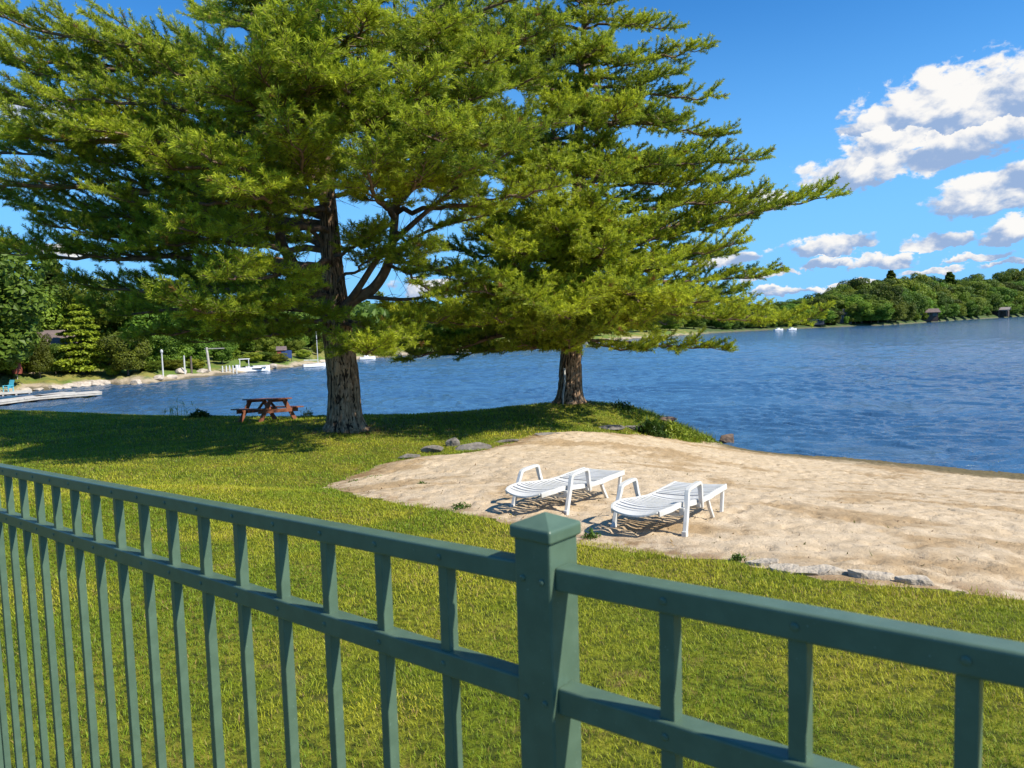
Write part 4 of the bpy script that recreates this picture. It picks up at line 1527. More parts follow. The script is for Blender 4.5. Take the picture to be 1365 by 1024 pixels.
trunkB = [(760, 536, .44), (760, 515, .42), (761, 480, .39), (764, 440, .37), (766, 400, .33), (768, 330, .27), (770, 250, .21), (772, 170, .165), (776, 90, .12), (780, 0, .08), (784, -90, .03)]
stemsB = [([(765, 440, 0), (748, 405, -0.4), (738, 360, -0.6), (735, 290, -0.6), (736, 200, -0.5), (740, 110, -0.3), (742, 20, 0)], [.17, .15, .13, .11, .085, .05, .015]),
          ([(766, 410, 0), (785, 370, .4), (795, 320, .6), (800, 250, .7), (804, 190, .7), (808, 140, .5)], [.13, .11, .095, .07, .035, .01])]
limbsB = [
    ((780, -10), (868, -15, 0)), ((778, 25), (895, 38, .5)), ((776, 75), (938, 66, -0.5)), ((774, 115), (952, 128, 1)), ((773, 165), (970, 178, -1.0)), ((771, 228), (1014, 208, 0)),
    ((770, 255), (975, 268, 2)), ((769, 318), (1105, 262, 0), dict(rise=-.03)), ((768, 345), (985, 325, -2.5)), ((768, 370), (1032, 362, .5)), ((767, 400), (1085, 425, -1.5), dict(rise=.05)),
    ((766, 425), (960, 402, -5.6)), ((765, 450), (958, 466, -1.0), dict(inner=.42)), ((764, 452), (868, 462, -3.0), dict(inner=.4)), ((767, 395), (1010, 428, -3.0)), ((800, 250), (940, 240, -2.5), dict(sdy=.7)), ((806, 170), (905, 160, -2.5), dict(sdy=.7)),
    ((772, 150), (880, 100, -2.0)), ((768, 350), (940, 300, -1.5)), ((768, 335), (1000, 290, 1.5)), ((767, 385), (985, 385, 2.5)), ((770, 250), (930, 195, 2)),
    ((780, 0), (700, -15, 0)), ((776, 60), (690, 40, -1.5)), ((773, 130), (665, 95, 1)), ((771, 200), (650, 170, 2)), ((736, 200), (640, 235, -2.0), dict(sdy=-.5)), ((735, 290), (612, 282, -3.0), dict(sdy=-.6)),
    ((738, 350), (590, 330, -1.0), dict(sdy=-.6)), ((767, 375), (562, 362, -3.0)), ((767, 400), (530, 415, -5.6)), ((766, 425), (505, 465, -2.5)), ((766, 430), (545, 478, -5.0)), ((765, 440), (590, 474, -1.0)), ((764, 450), (648, 468, -3.0)),
    ((765, 435), (610, 450, 2)), ((740, 110), (660, 60, -2.5)), ((764, 445), (690, 462, -6.3)), ((767, 410), (600, 430, -7.0)),
    ((776, 100), (655, 70, -2.5)), ((772, 180), (650, 200, -3.5)), ((778, 40), (660, 10, -1.5)), ((780, 0), (650, -30, 0.5)), ((776, 80), (680, 75, 2.5)), ((771, 210), (670, 150, 3.5)),
    ((778, 30), (720, 20, -2.6)), ((776, 90), (770, 72, -2.5)), ((774, 120), (792, 106, -3)), ((778, 40), (792, 22, -2.2)), ((772, 160), (776, 152, -4)), ((773, 140), (752, 126, -3)), ((780, 0), (774, -14, -1.8)), ((771, 200), (802, 186, -4.5)), ((773, 140), (900, 160, -3.2)), ((771, 210), (950, 215, -2.5)), ((775, 100), (905, 95, 1.8)), ((778, 40), (860, 30, -2)), ((770, 240), (985, 235, 1.5)), ((769, 290), (1010, 262, -2)), ((768, 360), (965, 340, 3)),
    # towards the viewer
    ((768, 325), (742, 298, -8.4)), ((768, 335), (805, 325, -8.4)), ((768, 345), (680, 332, -8.7)), ((768, 325), (865, 300, -7.0)), ((767, 375), (705, 398, -9.5)), ((767, 380), (782, 402, -9.0)),
    ((767, 385), (850, 392, -8.4)), ((767, 375), (642, 388, -9.0)), ((768, 350), (902, 358, -6.7)), ((766, 410), (722, 438, -8.4)), ((766, 415), (800, 440, -7.6)), ((735, 230), (735, 218, -7.6), dict(sdy=-.6)),
    ((770, 240), (822, 230, -7.0)), ((737, 260), (682, 242, -7.0), dict(sdy=-.6)), ((771, 220), (880, 220, -5.0)), ((772, 160), (742, 140, -6.2)), ((806, 165), (832, 142, -5.9), dict(sdy=.7)), ((776, 80), (795, 60, -4.8)),
    ((740, 80), (738, 52, -3.2)), ((776, 90), (852, 82, -2.6)), ((768, 300), (720, 270, -7.8)), ((768, 300), (790, 270, -7.8)), ((766, 405), (660, 425, -8.7)), ((766, 420), (860, 428, -7.0)), ((768, 340), (640, 310, -7.0)),
    ((773, 130), (700, 110, -5.0)), ((766, 400), (745, 420, -9.8)), ((767, 390), (905, 405, -7.8)), ((765, 440), (760, 452, -7.0), dict(inner=.5)), ((779, 10), (760, -10, -2.5)), ((779, 15), (820, 0, -2.0)),
    # away
    ((770, 250), (720, 200, 5)), ((770, 260), (850, 215, 5)), ((768, 330), (660, 300, 6)), ((768, 330), (880, 300, 6)), ((767, 390), (700, 395, 6.5)), ((767, 390), (840, 390, 6.5)), ((772, 170), (760, 120, 4.5)),
    ((772, 170), (840, 130, 4)), ((776, 90), (720, 60, 3)), ((776, 90), (810, 50, 3.5)), ((767, 380), (770, 350, 7)), ((766, 420), (900, 430, 4.5)), ((766, 420), (640, 430, 4.5)),
    ((783, -50), (840, -80, 0)), ((783, -60), (720, -90, 0)), ((783, -40), (780, -70, -2.5)), ((783, -70), (790, -110, 1.5)),
]
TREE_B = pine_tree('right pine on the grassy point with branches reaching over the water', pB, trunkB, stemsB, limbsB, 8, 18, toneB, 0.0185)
# the pale pipe standing against the right pine
_q = Vector(at(750, 532, TREE_B.location.y - 0.62))
_m = simple('grey_pipe', (0.34, 0.34, 0.32), (0.25, 0.25, 0.24), 5, 0.5)
_o = MB().sweep([(0, 0, -0.3), (0.02, 0, 0.35), (0.10, 0.06, 0.8), (0.10, 0.06, 1.3)], 0.035, n=8).build('conduit_pipe', _m, smooth=True)
_o.location = (_q.x, _q.y, g1(_q.x, _q.y))
tag(_o, 'thin grey pipe standing against the foot of the right pine', 'pipe')

# ------------------------------------------------------------------ far shores
shore_px = [(-420, 640), (-220, 585), (-80, 548), (0, 528), (30, 523.5), (60, 520.5), (100, 516.5), (143, 513), (185, 512.5), (235, 507), (300, 500), (345, 495), (405, 488), (432, 484.5),
            (480, 479), (540, 474.5), (620, 469), (700, 463), (800, 455), (905, 447.5), (985, 442), (1080, 437.5), (1150, 434.5), (1190, 433), (1290, 426.2),
            (1365, 422), (1440, 418), (1530, 413)]
_sw = catmull(np.array([on_water(*p) for p in shore_px]), 8)
_dist = np.hypot(_sw[:, 0], _sw[:, 1])
_rad = np.c_[_sw[:, 0] / _dist, _sw[:, 1] / _dist]
_spx = np.array([proj(p)[0] for p in _sw])


def hill(px, back):
    """height of the land above the water behind the far shore"""
    rise = np.interp(px, [-400, 0, 300, 500, 800, 950, 1080, 1150, 1250, 1365, 1500], [3, 2.5, 2.2, 3, 4, 2.5, 5, 8, 11, 17, 22])
    s = np.clip(back / 90, 0, 1)
    return 0.35 * np.clip(back / 2.0, -1, 1) + 0.8 * np.clip(back / 8, 0, 1) + rise * s * s * (3 - 2 * s)


def shore_pos(px, back):
    i = np.interp(px, _spx, np.arange(len(_spx)))
    x, y = np.interp(i, np.arange(len(_spx)), _sw[:, 0]), np.interp(i, np.arange(len(_spx)), _sw[:, 1])
    d = math.hypot(x, y)
    return Vector((x * (1 + back / d), y * (1 + back / d), WATER_Z + float(hill(px, back))))


def make_far_land():
    backs = np.array([-5, 0, 0.6, 1.5, 3, 5, 8, 14, 22, 35, 55, 80, 120, 200, 400])
    m = len(_sw)
    j = (fbm(np.arange(m) * 0.9, np.zeros(m), 3, 2) - 0.5)
    V = []
    for b in backs:
        h = hill(_spx, b) + (fbm(_spx * 0.15 + b, np.full(m, b * 0.7), 3, 9) - 0.5) * np.clip(b / 4, 0, 1) * 0.8
        k = (_dist + b + j * 2.0 * (b < 10)) / _dist
        V.append(np.c_[_sw[:, 0] * k, _sw[:, 1] * k, WATER_Z + np.where(b < 0, -1.0, h)])
    V = np.concatenate(V)
    i = np.arange(len(backs) - 1)[:, None] * m + np.arange(m - 1)[None, :]
    q = np.stack([i, i + 1, i + 1 + m, i + m], -1).reshape(-1, 4)
    mt, N, bs, out = material('far_land')
    geo = N.n('ShaderNodeNewGeometry').outputs['Position']
    sp = N.n('ShaderNodeSeparateXYZ')
    N.lk(geo, sp.inputs[0])
    c = N.mix(N.smooth(N.noise(geo, 0.22, 4), 0.42, 0.60), (0.10, 0.16, 0.015), (0.22, 0.20, 0.04))
    c = N.mix(N.smooth(N.noise(geo, 0.9, 4), 0.5, 0.7), c, (0.07, 0.10, 0.015))
    c = N.mix(N.smooth(N.n('ShaderNodeAttribute', attribute_name='pale').outputs['Fac'], 0.7, 0.2), c, (0.045, 0.075, 0.012))
    bank = N.m('ADD', sp.outputs[2], N.m('MULTIPLY', N.m('SUBTRACT', N.noise(geo, 0.35, 4), 0.5), 1.3))
    c = N.mix(N.m('MULTIPLY', N.smooth(bank, WATER_Z + 0.62, WATER_Z + 0.30), N.n('ShaderNodeAttribute', attribute_name='pale').outputs['Fac']), c, (0.36, 0.29, 0.20))
    c = N.mix(N.smooth(bank, WATER_Z + 0.25, WATER_Z + 0.0), c, (0.12, 0.10, 0.06))
    N.lk(c, bs.inputs['Base Color'])
    bs.inputs['Roughness'].default_value = 0.95
    N.lk(N.bump(N.noise(geo, 3.0, 4), 0.8, 0.25), bs.inputs['Normal'])
    pale = np.tile(np.interp(_spx, [880, 960], [1.0, 0.12]), len(backs))
    tag(big_mesh('far_shore_land', V, None, mt, quads=q, smooth=True, attrs={'pale': pale}), kind='structure')


make_far_land()


def leaf_far_material(name):
    m = leafy(name, 0.30)
    t = m.node_tree
    N = NT(t)
    at_ = [n for n in t.nodes if n.type == 'ATTRIBUTE'][0]
    oi = N.n('ShaderNodeObjectInfo').outputs['Random']
    hs = N.n('ShaderNodeHueSaturation')
    N.lk(at_.outputs['Color'], hs.inputs['Color'])
    N.lk(N.smooth(oi, 0, 1, 0.470, 0.522), hs.inputs['Hue'])
    N.lk(N.m('ADD', N.m('MULTIPLY', N.m('FRACT', N.m('MULTIPLY', oi, 7.3)), 0.95), 0.55), hs.inputs['Value'])
    for n in t.nodes:
        if n.type == 'BSDF_PRINCIPLED':
            N.lk(hs.outputs[0], n.inputs['Base Color'])
        if n.type == 'BSDF_TRANSLUCENT':
            N.lk(hs.outputs[0], n.inputs['Color'])
    return m


M_LEAF = leaf_far_material('far_leaves')
M_TRUNK = simple('far_trunk_bark', (0.15, 0.12, 0.095), (0.09, 0.07, 0.055), 2, 0.9)


def leaf_cloud(P, Nn, size, r, col, flat=0.0):
    """leaf clump faces at points P, roughly facing Nn"""
    n = len(P)
    d = Nn + r.normal(0, 0.55, (n, 3))
    d[:, 2] += flat
    d /= np.linalg.norm(d, axis=1)[:, None]
    a = np.cross(d, r.normal(0, 1, (n, 3)))
    a /= np.linalg.norm(a, axis=1)[:, None] + 1e-9
    b = np.cross(d, a)
    s = size * r.uniform(0.6, 1.4, (n, 1))
    V = np.stack([P - a * s * 0.9 - b * s * 0.3, P - a * s * 0.2 + b * s * 0.55 + d * s * 0.2, P + a * s + b * s * 0.1, P + a * s * 0.1 - b * s * 0.6 + d * s * 0.15], 1).reshape(-1, 3)
    i = np.arange(n)[:, None] * 4
    return V, i + np.array([0, 3, 2, 1]), np.repeat(col, 4, 0)


def broad_tree_proto(name, seed, n, size, g1_, g2_, spread=0.42, low=0.12):
    """round headed tree 10 m tall with its base at the origin"""
    r = np.random.default_rng(seed)
    root = thing(name, (0, 0, 0), 'x', 'tree')
    T = Tubes()
    lobes = []
    for k in range(13):
        a = k * 2.4 + r.uniform(-.4, .4)
        z = 2.2 + 6.0 * (k / 12) + r.uniform(-.4, .4)
        rr = spread * 10 * math.sin(min(1, (z - 0.6) / 6.0) * PI * 0.62) * r.uniform(0.45, 0.8)
        lobes.append((np.array([math.cos(a) * rr, math.sin(a) * rr, z]), r.uniform(1.3, 2.1)))
    lobes.append((np.array([0, 0, 8.4]), 1.5))
    lobes.append((np.array([0.3, 0.2, 5.5]), 2.2))
    lobes.append((np.array([1.2, 0.6, 2.2]), 1.9))
    lobes.append((np.array([-1.2, -0.9, 2.3]), 1.9))
    lobes.append((np.array([-0.6, 1.3, 2.4]), 1.8))
    T.add([[0, 0, -1.2], [0.05, 0, 2], [0, 0.1, 5], [0, 0, 8]], [0.24, 0.20, 0.13, 0.03], 8)
    for c, q in lobes[::2]:
        T.add([[0, 0, max(1.2, c[2] * 0.5)], c * [0.5, 0.5, 0.8], c], [0.10, 0.07, 0.02], 5)
    T.build('trunk', M_TRUNK, root)
    Ps, Ns, Cs = [], [], []
    for c, q in lobes:
        m = int(n * q * q / sum(b * b for _, b in lobes))
        d = r.normal(0, 1, (m, 3))
        d /= np.linalg.norm(d, axis=1)[:, None]
        bump = 1 + 0.35 * (fbm(d[:, 0] * 2.2 + c[0], d[:, 1] * 2.2 + d[:, 2] * 1.7 + c[2], 3, seed) - 0.5) * 2
        rad = q * bump * r.uniform(0.6, 1.05, m) ** 0.5
        p = c + d * rad[:, None] * np.array([1.1, 1.1, 0.85])
        Ps.append(p)
        Ns.append(d)
        t = np.clip(r.random((m, 1)) * 0.7 + r.uniform(-.1, .3), 0, 1)
        Cs.append(np.array(g1_) * (1 - t) + np.array(g2_) * t)
    P, D, Cc = np.concatenate(Ps), np.concatenate(Ns), np.concatenate(Cs)
    k = P[:, 2] > 10 * low
    V, Q, C = leaf_cloud(P[k], D[k], size, r, Cc[k], 0.3)
    big_mesh('crown', V, None, M_LEAF, root, cols=C, quads=Q)
    return root


def conifer_proto(name, seed, n, size, g1_, g2_, w=0.24, tiers=15, droop=0.1):
    """tiered conifer 10 m tall"""
    r = np.random.default_rng(seed)
    root = thing(name, (0, 0, 0), 'x', 'tree')
    T = Tubes()
    T.add([[0, 0, -1.2], [0, 0, 4], [0, 0, 9.7]], [0.20, 0.13, 0.02], 8)
    Ps, Ns, Cs = [], [], []
    per = n // (tiers * 6)
    for k in range(tiers):
        z = 1.0 + 8.8 * (k / (tiers - 1)) ** 0.95
        R = w * 10 * (1 - (z / 10.3)) ** 0.75 * (0.85 if z > 1.8 else 0.7) + 0.10
        for j in range(6):
            a = k * 1.1 + j * PI / 3 + r.uniform(-.35, .35)
            L = R * r.uniform(0.65, 1.2)
            dv_ = np.array([math.cos(a), math.sin(a), 0])
            T.add([[0, 0, z], dv_ * L * 0.6 + [0, 0, z + 0.06 * L], dv_ * L + [0, 0, z - droop * L + 0.1 * L]], [0.05, 0.03, 0.01], 4)
            t = r.uniform(0.15, 1.0, per) ** 0.7
            off = r.normal(0, 1, (per, 2)) * np.array([0.20 * L, 0.10 + 0.03 * L]) * (1.1 - 0.4 * t[:, None])
            sidev = np.array([-dv_[1], dv_[0], 0])
            p = dv_ * (t * L)[:, None] + sidev * off[:, :1] + np.array([0, 0, 1.0]) * (z + off[:, 1] - droop * L * t ** 2 + 0.1 * L * t)[:, None]
            Ps.append(p)
            Ns.append(np.tile(dv_ * 0.4 + [0, 0, 0.8], (per, 1)))
            q = np.clip(t[:, None] * 0.6 + r.random((per, 1)) * 0.5, 0, 1)
            Cs.append(np.array(g1_) * (1 - q) + np.array(g2_) * q)
    T.build('trunk', M_TRUNK, root)
    V, Q, C = leaf_cloud(np.concatenate(Ps), np.concatenate(Ns), size, r, np.concatenate(Cs), 0.0)
    big_mesh('crown', V, None, M_LEAF, root, cols=C, quads=Q)
    return root


dk, md, lt, yl = (0.045, 0.085, 0.013), (0.10, 0.165, 0.018), (0.18, 0.255, 0.020), (0.30, 0.35, 0.022)
protos = {
    'r1': broad_tree_proto('round_tree', 1, 15000, 0.20, (0.06, 0.11, 0.014), (0.13, 0.205, 0.018)),
    'r2': broad_tree_proto('round_tree', 2, 15000, 0.20, md, lt, 0.46),
    'r3': broad_tree_proto('round_tree', 3, 15000, 0.20, (0.05, 0.09, 0.012), lt, 0.38),
    'c1': conifer_proto('conifer_tree', 4, 15000, 0.20, dk, (0.06, 0.10, 0.016), 0.24, 22),
    'c2': conifer_proto('conifer_tree', 5, 15000, 0.19, (0.045, 0.08, 0.012), md, 0.27, 21),
    'h1': conifer_proto('hemlock_tree', 6, 21000, 0.17, md, yl, 0.42, 11, 0.22),
    'b1': broad_tree_proto('leafy_bush', 7, 9000, 0.26, md, yl, 0.55, 0.0),
}
used_p = set()


def plant(kind, px, top, back, label, group, wide=1.0, cat=None, name=None):
    base = shore_pos(px, back)
    d = base.y
    # height that brings the top to the photo's pixel row
    ztop = at(px, top, d)[2]
    h = max(1.2, ztop - base.z)
    sc = h / 10
    p = protos[kind]
    if kind in used_p:
        o = dup(p, base, rnd.uniform(0, 6.28), label, group, (sc * wide, sc * wide, sc))
    else:
        used_p.add(kind)
        o = p
        o.location = base
        o.rotation_euler = (0, 0, rnd.uniform(0, 6.28))
        o.scale = (sc * wide, sc * wide, sc)
        tag(o, label, None, group)
    if cat:
        o['category'] = cat
    return o


# left shore, from the frame's edge to behind the left pine
GL = 'trees along the left shore'
LW = 'dark woodland tree standing behind the front trees of the left shore'
plant('r1', -35, 315, 10, 'tall dark green tree cut by the left edge of the photo', GL, 1.25)
plant('c2', 12, 338, 16, 'dark conifer standing second from the left edge on the left shore', GL, 1.3)
plant('r3', 42, 372, 20, 'round green tree behind the half hidden lakeside house on the left shore', GL, 1.3)
plant('h1', 112, 398, 6, 'bright green tree with layered sprays at the water on the left shore', GL, 1.25)
plant('c1', 80, 340, 24, 'tall dark conifer rising behind the layered bright tree', GL, 1.3)
plant('r1', 150, 372, 16, LW, GL, 1.3)
plant('r3', 172, 440, 4.5, 'bushy green tree overhanging the water right of the layered bright tree', GL, 1.2)
plant('r1', 200, 395, 18, LW, GL, 1.35)
plant('c2', 235, 400, 20, LW, GL, 1.4)
plant('r1', 268, 405, 18, LW, GL, 1.4)
plant('r1', 300, 415, 24, LW, GL, 1.5)
plant('h1', 312, 448, 10, 'light green layered tree behind the white dock posts', GL, 1.2)
plant('r1', 340, 425, 20, LW, GL, 1.5)
plant('r2', 362, 446, 12, 'light green round tree behind the white motorboat', GL, 1.3)
plant('r1', 392, 432, 22, LW, GL, 1.5)
plant('r2', 396, 452, 10, 'light green tree behind the blue chairs on the left shore', GL, 1.2)
plant('b1', 425, 456, 8, 'yellow green leafy tree behind the sailboat mast', GL, 1.1)
plant('r1', 432, 440, 20, LW, GL, 1.4)
plant('c1', 412, 438, 26, LW, GL, 1.4)
plant('r1', 60, 400, 30, LW, GL, 1.5)
plant('c2', -60, 345, 22, LW, GL, 1.4)
for k, (px, top, back, kd) in enumerate([(20, 395, 26, 'r1'), (95, 400, 30, 'r1'), (130, 410, 26, 'c2'), (185, 410, 28, 'r1'), (220, 430, 30, 'r1'), (255, 432, 28, 'r1'), (285, 430, 32, 'c2'), (325, 440, 30, 'r1'), (375, 440, 32, 'r1')]):
    plant(kd, px, top, back, LW, GL, 1.6)
GBu = 'bushes along the left shore'
plant('r3', 55, 440, 6, 'rounded green tree in front of the tan house on the left shore', GL, 0.62)
plant('r1', 76, 458, 7, 'small dark tree hiding the right half of the tan house on the left shore', GL, 0.9)
plant('r3', 46, 470, 8, 'small green tree left of the tan house on the left shore', GL, 1.0)
plant('b1', 20, 483, 9, 'low green bush behind the turquoise chair on the left shore', GBu, 1.5, 'bush')
plant('b1', 152, 494, 3.5, 'rounded bright green bush at the water beside the layered tree', GBu, 1.3, 'bush')
plant('b1', 200, 495, 5, 'low bright bush left of the slim lamp post on the left shore', GBu, 2.2, 'bush')
plant('b1', 233, 497, 5, 'low bush right of the slim lamp post on the left shore', GBu, 2.0, 'bush')
plant('b1', 264, 490, 4, 'bright round bush between the short pole and the tall leaning pole', GBu, 1.6, 'bush')
plant('b1', 372, 478, 3.5, 'green bush on the bank right of the motorboat', GBu, 1.9, 'bush')

# shore behind and between the two pines
plant('b1', 338, 478, 6, 'green bush behind the moored motorboat on the left shore', GBu, 2.2, 'bush')
plant('b1', 355, 476, 6, 'green bush just right of the motorboat canopy on the left shore', GBu, 2.2, 'bush')
plant('b1', 405, 470, 5, 'green bush between the blue chairs and the sailboat mast', GBu, 2.0, 'bush')
plant('r2', 297, 452, 7, 'light green tree right of the tallest leaning pole on the left shore', GL, 1.3)
plant('r3', 225, 440, 7, 'leafy tree behind the slim lamp post on the left shore', GL, 1.3)
plant('r2', 262, 446, 8, 'leafy tree behind the short brown pole on the left shore', GL, 1.3)
plant('r2', 0, 420, 9, 'bright leafy tree at the left edge behind the turquoise chair', GL, 1.2)
plant('h1', 28, 430, 12, 'light green layered tree behind the folded parasol on the left shore', GL, 1.2)
GM = 'trees on the middle far shore'
MW = 'distant tree of the middle far shore showing between the two big pines'
for k, (px, top, back, kd, wd) in enumerate([(455, 446, 14, 'r2', 1.5), (472, 452, 6, 'r2', 1.5), (490, 448, 16, 'r1', 1.6), (508, 455, 7, 'b1', 1.6), (528, 446, 14, 'r3', 1.6), (548, 450, 8, 'r2', 1.6), (568, 443, 16, 'r1', 1.7),
                                             (595, 442, 10, 'r3', 1.7), (625, 438, 14, 'r1', 1.7), (655, 436, 10, 'r2', 1.7), (690, 434, 14, 'r1', 1.7), (725, 430, 12, 'r3', 1.8), (760, 427, 14, 'r1', 1.8),
                                             (795, 424, 10, 'r2', 1.8), (830, 420, 14, 'r1', 1.8), (862, 420, 12, 'r3', 1.8), (893, 420, 14, 'r2', 1.9), (925, 416, 18, 'r1', 1.9), (955, 412, 16, 'r3', 1.8)]):
    plant(kd, px, top, back, MW, GM, wd)

# right shore: a wooded hill with houses at its foot
GR = 'trees on the right far shore'
BW = 'treetop of the wooded hill behind the front trees of the right shore'
for (kd, px, top, back, wd) in [('r3', 982, 405, 40, 1.5), ('r1', 1003, 404, 45, 1.5), ('r2', 1022, 404, 36, 1.5), ('r1', 1042, 402, 45, 1.5), ('r3', 1062, 400, 40, 1.4),
                                ('r1', 1078, 396, 46, 1.2), ('c2', 1092, 392, 50, 1.1), ('r1', 1108, 386, 50, 1.1), ('r3', 1122, 378, 50, 1.05), ('r1', 1136, 371, 52, 1.0), ('r2', 1152, 369, 55, 1.05),
                                ('r1', 1170, 372, 56, 1.1), ('r3', 1202, 371, 58, 1.1), ('r2', 1220, 362, 55, 0.95), ('r1', 1242, 367, 62, 1.1), ('r3', 1280, 372, 62, 1.1),
                                ('r1', 1296, 365, 66, 1.05), ('r2', 1318, 371, 62, 1.0), ('r3', 1336, 361, 72, 1.1), ('r1', 1352, 358, 80, 1.1), ('r3', 1372, 355, 80, 1.1), ('r1', 1395, 350, 80, 1.2),
                                ('r1', 1425, 348, 80, 1.3), ('r1', 1460, 348, 80, 1.3)]:
    plant(kd, px, top, back, BW, GR, wd)
plant('c2', 1187, 361, 64, 'pointed dark pine top rising above the round trees of the right shore', GR, 1.7)
plant('c2', 1265, 363, 50, 'tall dark pine behind the middle house of the right shore', GR, 1.8)
FW = 'round green tree in the front row along the right far shore'
for (kd, px, top, back, wd) in [('r2', 975, 425, 8, 1.7), ('r3', 998, 424, 8, 1.7), ('r2', 1018, 422, 8, 1.6), ('b1', 1040, 420, 6, 1.4), ('r2', 1062, 417, 10, 1.5), ('r3', 1100, 402, 14, 1.15),
                                ('r1', 1136, 398, 14, 1.0), ('r3', 1150, 384, 24, 1.1), ('r1', 1164, 392, 12, 1.1), ('r1', 1200, 392, 14, 1.1),
                                ('r2', 1228, 384, 26, 1.0), ('r1', 1310, 383, 30, 1.0), ('r1', 1345, 376, 26, 1.1), ('r3', 1370, 380, 14, 1.1), ('r1', 1400, 375, 20, 1.2), ('r1', 1440, 372, 20, 1.2)]:
    plant(kd, px, top, back, FW, GR, wd)
plant('r3', 1183, 379, 10, 'large round tree beside the left end of the middle house on the right shore', GR, 1.05)
plant('r2', 1276, 387, 12, 'bright round tree between the middle and right houses of the right shore', GR, 0.85)
plant('r3', 1300, 392, 10, 'rounded dark tree left of the rightmost far house', GR, 0.8)
plant('b1', 1232, 417, 5, 'pale bush before the middle house of the right shore', 'bushes on the right shore', 1.3, 'bush')
plant('b1', 1252, 418, 5, 'green bush right of the middle house of the right shore', 'bushes on the right shore', 1.5, 'bush')
plant('b1', 1293, 418.5, 5, 'bright low bush left of the rightmost far house', 'bushes on the right shore', 1.3, 'bush')
def fill_rows():
    r = random.Random(31)
    prof = lambda x: float(np.interp(x, [960, 1040, 1075, 1110, 1140, 1160, 1190, 1220, 1260, 1300, 1340, 1365, 1500], [405, 401, 396, 385, 371, 369, 371, 368, 368, 370, 366, 359, 350]))
    hs_ = [(1110, 1137), (1204, 1247), (1310, 1344)]
    for row, (back, frac, step) in enumerate([(4.5, 0.55, 10), (17, 0.38, 11), (32, 0.22, 11), (46, 0.10, 10)]):
        x = 962.0
        while x < 1470:
            base = float(np.interp(x, [985, 1080, 1190, 1290, 1365, 1480], [442, 437.5, 433, 426, 422, 415.5]))
            if not (row == 0 and any(a < x < b for a, b in hs_)):
                t = prof(x) + (base - prof(x)) * (frac + r.uniform(-0.14, 0.15))
                plant(r.choice(['r1', 'r2', 'r3', 'r3', 'r2']), x, t, back + r.uniform(-1, 3), FW if row == 0 else BW, GR, r.uniform(1.15, 1.6) if row else r.uniform(1.3, 1.9))
            x += step * r.uniform(0.75, 1.3)


fill_rows()
for (px, top, back, kd, wd) in [(1108, 412, 5, 'r1', 1.0), (1140, 405, 4, 'r3', 1.2), (1112, 428, 3, 'b1', 1.0), (1210, 414, 5, 'r3', 0.9), (1246, 404, 6, 'r2', 1.1), (1318, 408, 5, 'r1', 0.7), (1345, 400, 5, 'r3', 1.0), (1220, 417, 4, 'b1', 1.3), (1240, 411, 5, 'r1', 0.8), (1334, 413, 4, 'r2', 0.8), (1128, 421, 4, 'r2', 0.7), (1252, 404, 5, 'r2', 1.0), (1213, 413, 5, 'r2', 0.8)]:
    plant(kd, px, top, back, FW, GR, wd)
for k_, p_ in protos.items():
    if k_ not in used_p:
        print('unused proto', k_)


# deep wood behind everything, one mass
def make_woods():
    r = np.random.default_rng(77)
    n = 60000
    px = r.uniform(-300, 1500, n)
    back = r.uniform(25, 130, n)
    i = np.interp(px, _spx, np.arange(len(_spx)))
    x, y = np.interp(i, np.arange(len(_spx)), _sw[:, 0]), np.interp(i, np.arange(len(_spx)), _sw[:, 1])
    d = np.hypot(x, y)
    X, Y = x * (1 + back / d), y * (1 + back / d)
    cell = fbm(X * 0.13, Y * 0.13, 3, 6)
    base = hill(px, back)
    top = np.interp(px, [-300, 60, 300, 430, 600, 900, 985, 1075, 1150, 1365, 1500], [9, 8, 6.5, 6.5, 7, 6.5, 3.5, 6, 9, 9, 9]) * (0.55 + 0.8 * cell)
    u = r.random(n) ** 0.6
    Z = WATER_Z + base + top * u
    P = np.c_[X, Y, Z]
    t = np.clip(r.random((n, 1)) * 0.8, 0, 1)
    col = np.array(dk) * (1 - t) + np.array(md) * t
    V, Q, C = leaf_cloud(P, np.tile([0, -0.4, 0.6], (n, 1)), 0.9, r, col)
    o = big_mesh('far_woods', V, None, M_LEAF, quads=Q, cols=C)
    tag(o, 'dense green woods covering the land behind the far shore trees', kind='stuff')


make_woods()

# ------------------------------------------------------------------ houses across the water
M_WOODWALL = simple('brown_siding', (0.085, 0.058, 0.048), (0.055, 0.038, 0.032), 1.2, 0.8)
M_GREYWALL = simple('grey_siding', (0.17, 0.145, 0.14), (0.13, 0.11, 0.105), 1.2, 0.8)
M_TANWALL = simple('tan_siding', (0.40, 0.31, 0.23), (0.30, 0.23, 0.17), 1.2, 0.8)
M_ROOF = simple('brown_roof', (0.17, 0.125, 0.115), (0.12, 0.09, 0.085), 1.5, 0.9)
M_ROOFG = simple('grey_roof', (0.26, 0.23, 0.22), (0.20, 0.18, 0.175), 1.5, 0.9)
M_GLASS, _N2, _b2, _ = material('window_glass')
setc(_b2, 'Base Color', (0.02, 0.03, 0.035))
_b2.inputs['Roughness'].default_value = 0.08
M_WHITE = simple('white_paint', (0.75, 0.75, 0.73), (0.66, 0.66, 0.64), 3, 0.5)


